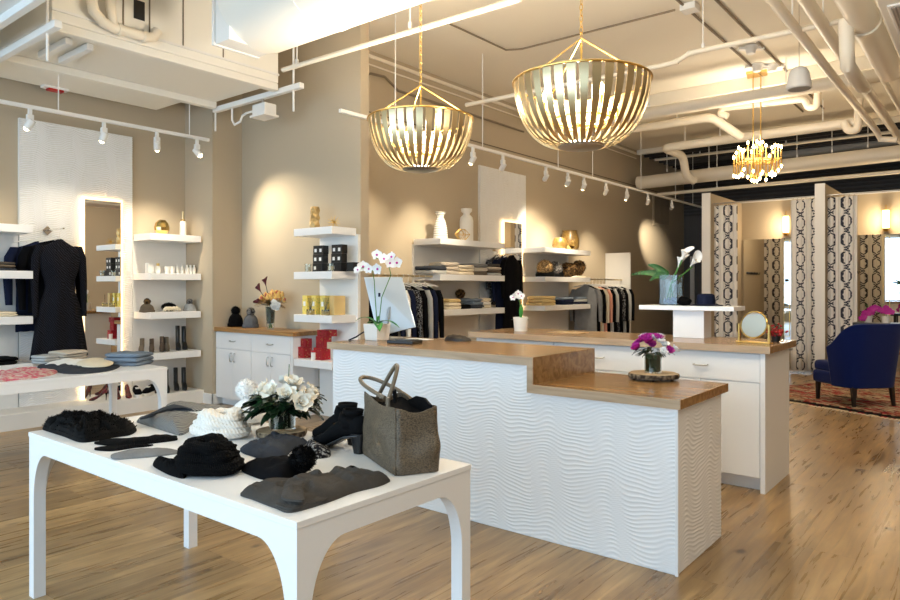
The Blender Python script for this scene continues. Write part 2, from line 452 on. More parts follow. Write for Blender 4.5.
# ================================================================ STRUCTURE
W = -6.12     # shop wall face
struct(MB().box(-9.2,-3.2,-.2, 4.6,17.4,0).build('floor', M['floor']))
struct(MB().box(-9.2,-3.2,4.4, 4.6,14.1,4.6).build('ceiling', M['ceil']))
struct(MB().box(-9.2,14.1,4.4, 4.6,17.4,4.6).build('ceiling', M['dark_ceil']))
struct(MB().box(-8.5,-3.0,0, -8.2,4.74,4.4).build('wall_left', M['wall']))
struct(MB().box(-8.5,4.74,0, -7.57,5.5,4.4).build('wall_alcove', M['wall']))
struct(MB().box(-7.57,5.16,0, -5.39,5.285,4.4).build('wall_middle', M['wall']))
struct(MB().box(-6.4,5.285,0, W,16.9,4.4).build('wall_shop', M['wall']))
struct(MB().box(-6.4,16.9,0, 4.4,17.1,4.4).build('wall_back', M['wall_grey']))
struct(MB().box(4.2,-3.0,0, 4.4,.4,4.4).box(4.2,8.6,0, 4.4,17,4.4).box(4.2,.4,0,4.4,8.6,4.4).build('wall_right', M['wall']))
struct(MB().box(-8.5,-3.2,0, 4.4,-3.0,.35).box(-8.5,-3.2,3.5, 4.4,-3.0,4.4).box(2.2,-3.2,.35,4.4,-3,3.5).build('wall_front', M['wall']))
for i, x in enumerate((-8.2,-5.6,-3.0,-.4)):
    f = struct(MB().box(x,-3.16,.35,x+.08,-3.04,3.5).box(x+2.52,-3.16,.35,x+2.6,-3.04,3.5).box(x,-3.16,.35,x+2.6,-3.04,.43).box(x,-3.16,3.42,x+2.6,-3.04,3.5).build('window_%d' % (i+1), M['white_matte']))
f = struct(MB().box(4.24,.4,.5,4.36,.48,3.3).box(4.24,8.52,.5,4.36,8.6,3.3).box(4.24,4.4,.5,4.36,4.5,3.3).box(4.24,.4,.5,4.36,8.6,.58).box(4.24,.4,3.22,4.36,8.6,3.3).build('window_5', M['white_matte']))
struct(MB().box(-7.57,4.725,0,-7.555,5.16,.13).box(-8.2,4.725,.0,-7.555,4.74,.13).build('baseboard_alcove', M['white_matte'], bevel=.003))
struct(MB().box(-6.118,5.3,0,-6.10,6.86,.12).box(-6.118,12.6,0,-6.10,16.88,.12).build('baseboard_shop', M['white_matte']))
struct(MB().box(-6.118,5.3,4.30,-6.09,14.0,4.34).box(-6.118,5.3,4.21,-6.10,14.0,4.225).build('trim_1', M['ceil']))
struct(MB().box(-6.118,5.3,3.62,-6.112,16.5,3.635).build('trim_2', M['seam']))
# doorway casing in the far grey wall
d = struct(MB().box(-5.95,16.84,0,-5.85,16.9,2.1).box(-5.15,16.84,0,-5.05,16.9,2.1).box(-5.95,16.84,2.1,-5.05,16.9,2.2).build('door_1', M['white_matte']))
MB().box(-5.85,16.87,.01,-5.15,16.895,2.1).build('door_leaf', M['wall_grey'], d)

# beam across the ceiling and the darker deck behind it
struct(MB().box(-6.1,10.1,4.22,4.2,10.35,4.4).build('trim_3', M['ceil'], bevel=.01))
struct(MB().box(-6.1,14.0,4.3,4.2,14.1,4.4).build('trim_4', M['duct'], bevel=.01))
mb = MB()
for k in range(9): mb.box(-6.1,14.4+.28*k,4.30,4.2,14.46+.28*k,4.40)
struct(mb.build('trim_5', M['dark_ceil']))
mb = MB()
for k in range(14): mb.box(-6.1,16.84,3.2+.085*k,4.2,16.9,3.24+.085*k)
struct(mb.build('trim_6', M['dark_ceil']))

# ---------------------------------------------------------------- dropped duct casing, upper left
t = thing('duct_casing', 'long white boxed-in duct casing under the ceiling at upper left', 'duct', (-6.7,2.0,3.6))
MB().box(-7.3,2.32,3.64,-6.05,4.58,4.398).build('casing_box', M['duct'], t, bevel=.01)
MB().box(-8.0,-1.0,3.6,-7.31,4.25,3.72).build('lower_pan', M['duct'], t, bevel=.01)
for x in (-7.32,-6.15): 
    MB().box(x,2.32,3.565,x+.09,4.585,3.64).build('side_rail', M['duct'], t, bevel=.008)
MB().box(-6.05,2.32,3.72,-6.035,4.58,3.74).build('edge_trim', M['white_matte'], t)
for y in (2.9,3.14,3.47,3.9): MB().box(-6.049,y,3.74,-6.044,y+.012,4.39).build('joint', M['seam'], t)
MB().box(-6.049,3.0,3.86,-6.043,3.10,4.03).build('black_opening', M['blackdev'], t)
t = thing('pipe_run', 'white elbowed pipe mounted on the face of the upper-left duct casing', 'pipe', (-5.9,2.2,3.8))
MB().tube([(-5.97,2.60,4.39),(-5.97,2.60,3.86),(-5.97,2.62,3.78),(-5.97,2.70,3.71),(-5.97,2.78,3.69),(-5.97,3.08,3.69),(-5.97,3.14,3.71),(-5.97,3.18,3.78)], .045, 14).build('main_pipe', M['pipe'], t, smooth=True, sharp=60)
MB().tube([(-5.97,2.78,3.71),(-5.97,2.76,3.88),(-5.97,2.76,3.97),(-5.97,2.76,4.39)], [.04,.04,.06,.06], 14).build('branch_pipe', M['pipe'], t, smooth=True)
for y in (2.82,3.04): MB().tube([(-5.97,y,3.69),(-5.97,y+.03,3.69)], .055, 14).build('collar', M['pipe'], t, smooth=True)
# unistrut rails crossing under the casing
def rail(name, x0, x1, y, z, label, rods=()):
    t = thing(name, label, 'rail', ((x0+x1)/2, y, z))
    MB().plate([(y-.03,z),(y+.03,z),(y+.03,z+.06),(y-.03,z+.06)], 'x', x0, x1).build('channel', M['white_matte'], t, bevel=.006)
    for x in rods: MB().cyl((x,y,z-.22),(x,y,4.4),.011,n=8).build('threaded_rod', M['white_matte'], t, smooth=True)
    return t
rail('strut_rail', -7.35, -5.72, 4.63, 3.54, 'white strut rail at the far end of the duct casing, above the junction box', (-7.33,-5.86))
rail('strut_rail', -7.6, -5.74, 2.25, 3.48, 'thick white strut rail crossing under the near end of the upper-left duct casing', (-5.95,))
rail('strut_rail', -6.97, -6.36, 2.58, 3.575, 'first of two short strut rails under the casing, beside the thick rail')
rail('strut_rail', -6.97, -6.36, 2.76, 3.575, 'second of two short strut rails under the casing, further from the thick rail')
t = thing('junction_box', 'white lidded junction box hanging under the strut rail, upper left', 'box', (-6.35,4.62,3.36))
MB().box(-6.5,4.56,3.36,-6.27,4.72,3.48).build('box_body', M['white_matte'], t, bevel=.01)
MB().box(-6.52,4.54,3.335,-6.25,4.74,3.36).build('lid', M['white_matte'], t, bevel=.006)
MB().tube([(-6.5,4.64,3.44),(-6.72,4.64,3.44),(-6.80,4.64,3.42),(-6.84,4.64,3.36),(-6.95,4.64,3.34),(-7.0,4.64,3.40),(-7.0,4.64,3.54)], .013, 8).build('conduit', M['white_matte'], t, smooth=True)
MB().cyl((-6.38,4.62,3.48),(-6.38,4.62,3.54),.014,n=8).build('hook', M['steel'], t)
# air handler at the very corner of the view
t = thing('air_handler', 'white air handling unit with dark grille at the top left corner of the ceiling', 'air conditioner', (-5.9,1.4,3.5))
MB().box(-7.2,.9,3.56,-4.6,1.97,4.398).build('cabinet', M['white_matte'], t, bevel=.01)
MB().box(-7.25,1.95,3.50,-4.55,2.01,3.60).build('lip', M['white_matte'], t, bevel=.006)
MB().box(-7.25,.86,3.50,-4.55,.92,3.60).build('lip', M['white_matte'], t, bevel=.006)
MB().box(-7.1,.885,3.68,-6.2,.9,4.3).build('grille', M['blackdev'], t)
g = MB()
for k in range(5): g.box(-6.0+.25*k,.885,3.65,-5.97+.25*k,.9,4.38)
g.build('ribs', M['lgrey'], t)

# big round duct crossing the top of the view
t = thing('round_duct', 'very large white round duct with a square flanged end crossing the top of the view', 'duct', (-3.8,3.45,3.9))
MB().cyl((-4.86,3.49,3.86),(-2.3,3.49,3.86),.43,n=56).build('duct_barrel', M['duct'], t, smooth=True)
n = 40
def trans(u, v):
    a = 2*PI*u; cx, cz = cos(a), sin(a)
    k = 1/max(abs(cx), abs(cz)); r = .43*((1-v) + v*k)
    return (-4.80-.08*v, 3.49+r*cx*.98, 3.86+r*cz*.98)
MB().box(-5.04,3.18,3.45,-4.84,3.60,4.30).build('square_collar', M['white_matte'], t, bevel=.006)
MB().box(-5.06,3.16,3.44,-5.03,3.61,4.32).build('flange', M['white_matte'], t, bevel=.003)
for x in (-4.05,-3.1):
    MB().tube([(x-.008,3.49,3.86),(x+.008,3.49,3.86)], .434, 56).build('seam_ring', M['duct'], t, smooth=True)

# ---------------------------------------------------------------- ceiling pipes
def hangers(t, pts, z1=4.4, r=.007):
    for p in pts:
        MB().cyl(p, (p[0], p[1], z1), r, n=6).build('hanger_rod', M['white_matte'], t, smooth=True)
        MB().lathe([(.0,-.02),(r*2.4,-.02),(r*2.4,.03),(0,.03)], (p[0],p[1],p[2]+.03), 8).build('hanger_clamp', M['white_matte'], t)
def pipe(label, pts, r, rods=(), m='pipe', name='ceiling_pipe', cat='pipe', rings=()):
    t = thing(name, label, cat, pts[0])
    MB().tube(pts, r, 16).build('pipe_tube', M[m], t, smooth=True, sharp=60)
    for p, q in rings: MB().tube([p,q], r*1.15, 16).build('coupling', M[m], t, smooth=True)
    hangers(t, rods)
    return t
def arc3(pts, k=6):
    # rounds the corners of a polyline
    pts = [Vector(p) for p in pts]; out = [pts[0]]
    for a, b, c in zip(pts, pts[1:], pts[2:]):
        r = min((a-b).length, (c-b).length, .16)*.5*1.6
        r = min(r, (a-b).length*.49, (c-b).length*.49)
        p = b+(a-b).normalized()*r; q = b+(c-b).normalized()*r
        for i in range(k+1):
            s = i/k; out.append(p*(1-s)**2 + b*2*s*(1-s) + q*s*s)
    out.append(pts[-1]); return out
pipe('long thin white sprinkler pipe passing just behind the huge round duct', [(-5.413, 4.15, 3.552), (-2.691, 4.15, 3.522)], .022, [(-5.201, 4.15, 3.548), (-3.756, 4.15, 3.55)])
pipe('thin white sprinkler pipe running behind the right bowl chandelier to the upper right', [(-5.287, 6.9, 3.762), (-2.751, 6.9, 3.744), (-2.582, 6.9, 3.751), (-2.439, 6.9, 3.812), (-0.775, 6.9, 3.807)], .026, [(-2.309, 6.9, 3.815)], rings=[((-2.603, 6.9, 3.75), (-2.562, 6.9, 3.757)),((-2.459, 6.9, 3.807), (-2.409, 6.9, 3.811))])
pipe('thick cream pipe along the beam, just above the spiky brass chandelier', [(-4.941, 9.6, 3.986), (-0.351, 9.6, 3.983)], .085, [(-3.992, 9.6, 4.063), (-2.153, 9.6, 3.967)])
pipe('medium cream pipe with an angled elbow left of the spiky brass chandelier', arc3([(-5.419, 10.9, 4.11), (-3.509, 10.9, 4.108), (-3.188, 11.3, 3.819)]), .07, [(-4.063, 10.9, 4.129)])
pipe('cream pipe that drops through an elbow into the large lower pipe', arc3([(-1.657, 12.0, 3.956),(-1.817, 12.0, 3.965), (-4.71, 12.0, 3.95), (-4.584, 12.6, 3.881), (-4.6, 12.8, 3.537),(-4.519, 13.0, 3.459)]), .075, [(-4.33, 12.0, 3.955), (-3.729, 12.0, 3.979), (-2.159, 12.0, 3.97)])
pipe('white pipe with a u-shaped trap beside the white speaker', arc3([(-3.237, 10.8, 4.061),(-3.371, 10.8, 4.113), (-3.296, 10.8, 4.193), (-2.172, 10.8, 4.137), (-2.134, 10.8, 4.002), (-2.019, 10.8, 3.998), (-2.006, 10.8, 4.321)]), .05, [(-3.149, 10.8, 4.199)])
pipe('white u-shaped drain trap below the diagonal pipes at the right', arc3([(-1.855, 11.9, 3.967), (-1.802, 11.9, 3.823), (-1.67, 11.9, 3.819), (-1.657, 11.9, 4.284)]), .06)
pipe('largest horizontal white pipe, running behind the spiky brass chandelier', [(-5.938, 13.7, 3.639), (-0.501, 13.7, 3.716)], .135, [(-5.314, 13.7, 3.805), (-2.888, 13.7, 3.805), (-2.322, 13.7, 3.827), (-1.773, 13.7, 3.845), (-4.468, 13.7, 3.755)])
pipe('thin white pipe just above the fitting room walls', [(-5.584, 13.9, 3.388), (-0.508, 13.9, 3.423)], .035, [(-4.377, 13.9, 3.395)])
pipe('thin white pipe among the dark deck, behind the large lower pipe', [(-5.934, 14.6, 4.253), (-0.534, 14.6, 4.241)], .03, [(-4.949, 14.6, 4.244), (-3.274, 14.6, 4.258)])
pipe('second thin white pipe in the dark deck, upper of the two', [(-3.812, 15.6, 4.576), (-0.57, 15.6, 4.542)], .03, [(-2.327, 15.6, 4.535)])
pipe('grey duct pipe deep in the dark deck above the fitting rooms', [(-4.479, 15.8, 4.257), (-0.578, 15.8, 4.322)], .09, m='lgrey')
pipe('left of two slim diagonal pipes at the upper right', [(-1.45,4.2,3.8),(-1.45,12.111,3.8),(-1.42,12.211,3.7),(-1.2,12.211,3.66)], .045, [(-1.45,6.7,3.8)])
pipe('diagonal pipe second from the left at the upper right, thick past its joint', [(-1.24,4.2,3.8),(-1.24,7.6,3.8),(-1.24,13.2,3.8)], [.045,.045,.075] if False else .055, [(-1.24,6.9,3.8)], rings=[((-1.24,9.4,3.8),(-1.24,9.5,3.8))])
pipe('slim diagonal pipe right of the diagonal pair at the upper right', [(-1.02,7.3,3.78),(-1.02,12.5,3.78)], .03)
t = pipe('fat capped diagonal duct pipe near the upper right corner', [(-.90,3.8,3.72),(-.90,8.5,3.72)], .115, [(-.96,7.4,3.72)], rings=[((-.9,6.75,3.72),(-.9,6.80,3.72))])
pipe('short vertical pipe dropping through a bend into the diagonal pipe', [(-1.014, 6.6, 3.706), (-1.007, 6.6, 3.451), (-1.007, 6.65, 3.328), (-1.02, 7.1, 3.336),(-1.033, 7.6, 3.371)], .058)
t = thing('supply_duct', 'white rectangular supply duct with an air outlet at the upper right corner', 'duct', (-.25,6.0,3.3))
MB().box(-.63,3.9,3.3,.1,9.5,3.9).build('duct_box', M['duct'], t, bevel=.01)
MB().box(-.58,5.3,3.288,-.40,5.95,3.30).build('outlet_frame', M['white_matte'], t, bevel=.006)
g = MB()
for k in range(7): g.box(-.56+.022*k,5.33,3.28,-.552+.022*k,5.92,3.289)
g.build('louvres', M['steel'], t)
hangers(t, [(-.5,6.5,3.9)])
# surface conduits on the ceiling
for x, lab in ((-2.566, 'left'), (-2.258, 'right')):
    tag(MB().cyl((x,4.5,4.38),(x,12.6,4.38),.014,n=6).build('ceiling_conduit', M['conduit'], smooth=True, at=(x,8,4.38)), 'dark thin ceiling conduit, %s of the pair past the brass plate' % lab, 'conduit')
tag(MB().tube([(-4.775, 5.939, 4.38),(-4.759, 7.024, 4.38),(-4.586, 7.118, 4.38),(-2.679, 7.13, 4.38)], .011, 8).build('ceiling_conduit', M['conduit'], smooth=True, at=(-4,6,4.38)), 'thin grey conduit that bends above the right bowl chandelier', 'conduit')
tag(MB().tube([(-6.09,5.9,3.0),(-6.09,5.9,4.05),(-6.09,6.0,4.1),(-6.09,6.25,4.12),(-6.09,6.4,4.05),(-6.09,6.5,4.0),(-6.09,9.5,4.0)], .017, 8).build('wall_conduit', M['conduit'], smooth=True, at=(-6.09,6,4.1)), 'grey conduit bending along the top of the shop wall behind the left bowl chandelier', 'conduit')
for px_, lab in ((((-2.379, 8.847, 4.38)), 'upper left'), (((-2.511, 9.618, 4.38)), 'lower left, above the brass plate'), (((-2.356, 9.742, 4.38)), 'right')):
    t = thing('ceiling_fixture', 'small white ceiling bracket by the dark conduits, %s' % lab, 'bracket', px_)
    MB().lathe([(.09,0),(.09,-.02),(.06,-.05),(.05,-.09),(.02,-.10)], (px_[0],px_[1],4.398), 14).build('body', M['white_matte'], t, smooth=True)
    MB().obox((px_[0],px_[1],4.37),(.3,.07,.03),.6).build('bracket_arm', M['white_matte'], t, bevel=.004)
t = thing('junction_box', 'small white junction box on the ceiling right of the right bowl chandelier', 'box', (-2.52, 7.128, 4.36))
MB().obox((-2.52, 7.128, 4.36), (.16,.16,.07)).build('box_body', M['white_matte'], t, bevel=.006)
t = thing('pendant_speaker', 'white bell-shaped speaker hanging on a thin cable under the ceiling', 'speaker', (-1.55,7.445,3.38))
MB().lathe([(.105,0),(.116,.01),(.116,.03),(.112,.05),(.09,.16),(.068,.20),(.04,.215),(0,.22)], (-1.55,7.445,3.41), 28).build('bell', M['white_matte'], t, smooth=True)
MB().lathe([(0,-.004),(.10,-.004),(.106,.002),(0,.002)], (-1.55,7.445,3.41), 28).build('speaker_grille', M['lgrey'], t)
MB().cyl((-1.55,7.445,3.62),(-1.55,7.445,4.4),.004,n=6).build('cable', M['steel'], t)
MB().cyl((-1.55,7.445,3.93),(-1.55,7.445,3.97),.012,n=8).build('cable_grip', M['blackdev'], t)
t = thing('wall_vent', 'tall louvred return air vent high on the shop wall past the last shelves', 'vent', (-6.1,15.4,3.2))
MB().box(-6.118,14.9,2.85,-6.09,15.85,3.55).build('vent_frame', M['wall'], t, bevel=.006)
g = MB()
for k in range(12): g.box(-6.095,14.98+.07*k,2.9,-6.08,15.0+.07*k,3.5)
g.build('louvres', M['seam'], t)
t = thing('fire_alarm', 'small red strobe sensor under the upper-left duct casing', 'alarm', (-7.5,3.0,3.59))
MB().box(-7.98,2.95,3.575,-7.88,3.2,3.598).build('base', M['white_matte'], t)
MB().box(-7.97,3.0,3.555,-7.89,3.15,3.575).build('red_cover', M['redmark'], t)

# ================================================================ ripple panels
def ripple(u, v, seed=0):
    u += seed
    w = .026*sin(2*PI*u/.38+.6*sin(v*3.1)) + .007*sin(2*PI*u/.19+1.3+1.2*sin(v*4))
    s = (v+w)/.022 + .42*sin(2*PI*u/.29+v*13) + .3*sin(2*PI*u/.53-v*19)
    return (.5+.5*cos(2*PI*s))**2.2
def ripple_panel(mb, axis, c, a0, a1, z0, z1, sgn, amp=.0024, du=.014, dv=.0036, seed=0):
    # the wall panels carry the same wave pattern in deeper relief
    nu = int((a1-a0)/du)+2; nv = int((z1-z0)/dv)+2
    def f(s, t):
        a = a0+(a1-a0)*s; z = z0+(z1-z0)*t; h = amp*ripple(a, z, seed)*sgn
        return (c+h, a, z) if axis == 'x' else (a, c+h, z)
    mb.grid(nu, nv, f)
# ---------------------------------------------------------------- left display bay
struct(MB().box(-8.2,-1.2,0,-7.76,4.74,.165).build('trim_7', M['white_matte'], bevel=.003))
t = thing('ripple_wall_panel', 'tall white rippled wall panel on the left wall behind the hanging black dresses', 'wall panel', (-8.15,3.42,.165))
MB().box(-8.2,2.81,.165,-8.16,4.03,3.26).build('backing', M['white_matte'], t)
mb = MB(); ripple_panel(mb, 'x', -8.162, 2.812, 4.03, .17, 3.255, 1, amp=.011); mb.build('ripple_face', M['ripple'], t, smooth=True, sharp=80)
def wall_mirror(x, y0, y1, z0, z1, label):
    t = thing('lit_wall_mirror', label, 'mirror', (x,(y0+y1)/2,z0))
    MB().box(x,y0+.03,z0,x+.03,y1-.03,z1-.03).build('backing_box', M['white_matte'], t)
    MB().box(x+.03,y0,z0,x+.045,y1,z1).build('mirror_glass', M['mirror'], t)
    g = MB().box(x+.005,y0+.004,z0,x+.03,y0+.03,z1-.004).box(x+.005,y1-.03,z0,x+.03,y1-.004,z1-.004).box(x+.005,y0+.03,z1-.03,x+.03,y1-.03,z1-.004)
    g.build('led_strip', M['led'], t)
    MB().box(x+.03,y0-.03,z0,x+.046,y0,z1+.03).box(x+.03,y0,z1,x+.046,y1,z1+.03).box(x+.03,y1,z0,x+.046,y1+.022,z1+.03).build('frosted_lit_border', M['led_soft'], t)
    return t
M['led_soft'] = mat('frosted_lit_edge', (255,226,176), .5, emit=1.8)
wall_mirror(-8.155, 3.46, 3.87, .17, 2.45, 'full-length backlit mirror on the rippled panel beside the hanging black dresses')
def shelf(x0, x1, y0, y1, ztop, label, group):
    o = MB().box(x0,y0,ztop-.08,x1,y1,ztop).build('wall_shelf', M['white'], bevel=.003, at=((x0+x1)/2,(y0+y1)/2,ztop-.08))
    return tag(o, label, 'shelf', group)
ZS = (2.085, 1.615, 1.15, .665)
names = ('topmost', 'second from top', 'third from top', 'lowest')
for z, nme in zip(ZS, names):
    shelf(-8.2,-7.76,-.6,2.80, z, 'thick white wall shelf at the far left edge, %s of four' % nme, 'shelves at the far left')
    shelf(-8.17,-7.76,4.05,4.70, z, 'thick white wall shelf right of the dresses, %s of four' % nme, 'shelves right of the dresses')
    shelf(-6.04,-5.42,4.775,5.125, z, 'short white shelf right of the low cabinet, %s of four' % nme, 'short shelves right of the cabinet')
struct(MB().box(-8.2,4.04,.165,-8.17,4.735,2.02).build('trim_8', M['white_matte']))
struct(MB().box(-8.2,-1.2,.165,-8.17,2.80,2.02).build('trim_9', M['white_matte']))
struct(MB().box(-6.02,5.125,0,-5.392,5.16,2.02).build('trim_10', M['white_matte']))
# shop wall bays
struct(MB().box(W,6.80,0,-6.09,8.26,2.02).box(W,9.56,0,-6.09,11.0,2.02).build('trim_11', M['white_matte']))
for i, (z, nme) in enumerate(zip(ZS[:3], ('topmost','middle','lowest'))):
    shelf(-6.09,-5.625,6.80,8.27, z, 'white shop-wall shelf behind the computer, %s of three' % nme, 'shelves behind the computer')
    shelf(-6.09,-5.625,9.40,10.95, z, 'white shop-wall shelf right of the far lit mirror, %s of three' % nme, 'shelves right of the far lit mirror')
t = thing('ripple_wall_panel', 'white rippled wall panel behind the left bowl chandelier with a lit mirror on it', 'wall panel', (-6.1,8.9,.1))
MB().box(W,8.283,.05,-6.08,9.55,3.28).build('backing', M['white_matte'], t)
mb = MB(); ripple_panel(mb, 'x', -6.082, 8.285, 9.55, .06, 3.275, 1, du=.022, dv=.0055, seed=3.3, amp=.011); mb.build('ripple_face', M['ripple'], t, smooth=True, sharp=80)
wall_mirror(-6.075, 8.86, 9.36, .12, 2.47, 'backlit mirror on the shop wall between the two groups of shelves')
t = thing('rack_end_panel', 'plain white upright panel at the end of the right clothes rack', 'panel', (-5.85,12.55,0))
MB().box(-6.115,12.53,0,-5.59,12.57,2.12).build('board', M['white_matte'], t, bevel=.004)

# ================================================================ COUNTERS
t = thing('sales_counter', 'front sales counter with white rippled front and stepped oak top', 'counter', (-2.5,3.7,0))
xs = -2.09
MB().box(-3.80,3.39,0,-1.264,4.08,.84).box(-3.80,3.39,.84,-2.14,4.08,.997).build('carcass', M['white'], t)
mb = MB()
ripple_panel(mb, 'y', 3.388, -3.83, xs-.03, .004, .997, -1)
ripple_panel(mb, 'y', 3.388, xs-.03, -1.262, .004, .84, -1)
mb.build('ripple_front', M['ripple'], t, smooth=True, sharp=80)
mb = MB(); ripple_panel(mb, 'x', -1.262, 3.388, 4.08, .004, .84, 1, seed=1.7)
mb.build('ripple_side', M['ripple'], t, smooth=True, sharp=80)
MB().box(-1.27,3.378,0,-1.254,3.392,.84).build('corner_trim', M['white'], t)
o = MB().plate([(-3.86,.997),(xs-.04,.997),(xs-.04,.84),(-1.235,.84),(-1.235,.888),(xs,.888),(xs,1.045),(-3.86,1.045)], 'y', 3.362, 4.13).build('oak_top', M['counter'], t, bevel=.002)
MB().plate([(-3.86,.997),(xs-.04,.997),(xs-.04,.84),(-1.235,.84),(-1.235,.888),(xs,.888),(xs,1.045),(-3.86,1.045)], 'y', 3.356, 3.3625).build('oak_front_edge', M['counter_edge'], t)
# back counter
def cabinet_handle(t, x, y, z, horiz=True, L=.1):
    if horiz: pts = [(x-L/2,y,z),(x-L/2,y-.02,z-.003),(x-L/4,y-.028,z-.006),(x+L/4,y-.028,z-.006),(x+L/2,y-.02,z-.003),(x+L/2,y,z)]
    else: pts = [(x,y,z-L/2),(x,y-.02,z-L/2),(x,y-.028,z-L/4),(x,y-.028,z+L/4),(x,y-.02,z+L/2),(x,y,z+L/2)]
    MB().tube(pts, .006, 8).build('handle', M['steel'], t, smooth=True)
t = thing('back_counter', 'long white back counter with oak top, drawers and doors, behind the front counter', 'counter', (-2.5,5.4,0))
MB().box(-3.80,5.13,.1,-1.30,5.75,.985).box(-3.80,5.2,0,-1.33,5.70,.1).build('carcass', M['white'], t)
MB().box(-1.31,5.10,0,-1.277,5.80,.985).build('end_panel', M['white'], t, bevel=.002)
MB().box(-3.86,5.08,.985,-1.24,5.86,1.035).build('oak_top', M['counter'], t, bevel=.002)
MB().box(-3.86,5.072,.985,-1.24,5.081,1.035).build('oak_front_edge', M['counter_edge'], t)
for i in range(3):
    x0 = -3.795+.829*i; x1 = x0+.822
    d = MB().box(x0,5.112,.775,x1,5.13,.975).build('drawer', M['white'], t, bevel=.002); cabinet_handle(d, (x0+x1)/2, 5.112, .88)
    for j in range(2):
        a = x0+.411*j
        d = MB().box(a+.001,5.112,.105,a+.409,5.13,.768).build('cabinet_door', M['white'], t, bevel=.002); cabinet_handle(d, a+(.37 if j == 0 else .04), 5.112, .66, False)
# low cabinet by the alcove
t = thing('low_cabinet', 'low white cabinet with butcher block top against the grey alcove wall', 'cabinet', (-6.8,4.95,0))
MB().box(-7.565,4.80,.09,-6.10,5.155,.905).box(-7.565,4.87,0,-6.12,5.15,.09).build('carcass', M['white'], t, bevel=.002)
MB().box(-6.10,4.785,0,-6.07,5.155,.905).build('end_panel', M['white'], t, bevel=.002)
MB().box(-7.566,4.76,.905,-6.035,5.158,.955).build('block_top', M['block'], t, bevel=.003)
for i in range(2):
    x0 = -7.562+.732*i; x1 = x0+.727
    d = MB().box(x0,4.782,.70,x1,4.80,.895).build('drawer', M['white'], t, bevel=.002); cabinet_handle(d, (x0+x1)/2, 4.782, .80)
    for j in range(2):
        a = x0+.363*j
        d = MB().box(a+.001,4.782,.095,a+.361,4.80,.694).build('cabinet_door', M['white'], t, bevel=.002); cabinet_handle(d, a+(.33 if j == 0 else .04), 4.782, .60, False)

# ================================================================ DISPLAY TABLES
def arch_apron(u0, u1, zt, leg, drop, hc, n=12):
    # outline (u, z) of one table side: legs at both ends joined to the apron by quarter arches
    rx, rz = .15, .20
    out = [(u0,0),(u0+leg,0)]
    for k in range(n+1):
        a = PI/2*k/n; out.append((u0+leg+rx*(1-cos(a)), zt-drop-rz*(1-sin(a))))
    for k in range(n+1):
        a = PI/2*(1-k/n); out.append((u1-leg-rx*(1-cos(a)), zt-drop-rz*(1-sin(a))))
    out += [(u1-leg,0),(u1,0),(u1,zt),(u0,zt)]
    return out
def display_table(label, x0, y0, x1, y1, zt=.77):
    t = thing('display_table', label, 'table', ((x0+x1)/2,(y0+y1)/2,0))
    MB().box(x0,y0,zt-.022,x1,y1,zt).build('tabletop', M['white'], t, bevel=.002)
    L, drop, th, zz = .052, .085, .045, zt-.022
    # aprons (between the legs) and legs with curved shoulders
    for yy in (y0+.003, y1-.003-th):
        MB().box(x0+.19,yy,zt-drop,x1-.19,yy+th,zz).build('apron', M['white'], t)
    for xx in (x0+.003, x1-.003-th):
        MB().box(xx,y0+.19,zt-drop,xx+th,y1-.19,zz).build('apron', M['white'], t)
    for sx, xx in ((1,x0+.003),(-1,x1-.003)):
        for sy, yy in ((1,y0+.003),(-1,y1-.003)):
            pr = [(0,0),(L,0),(L,zt-drop-.22)]
            for k in range(1,13):
                a = PI/2*k/12; pr.append((L+(.187-L)*(1-cos(a)), zt-drop-.22*(1-sin(a))))
            pr += [(.187,zz),(0,zz)]
            g = MB()
            g.plate([(xx+sx*u,z) for u,z in pr], 'y', min(yy,yy+sy*L), max(yy,yy+sy*L))
            wing = [(L,zt-drop-.22)]+pr[3:-2]+[(.187,zz),(L,zz)]
            g.plate([(yy+sy*u,z) for u,z in wing], 'x', min(xx,xx+sx*L), max(xx,xx+sx*L))
            g.build('leg', M['white'], t)
    return t
display_table('large white display table with arched legs in the foreground', -3.555, 1.262, -1.583, 2.1)
display_table('white display table with arched legs behind at the left, in front of the dresses', -6.45, 1.02, -5.5, 3.02)

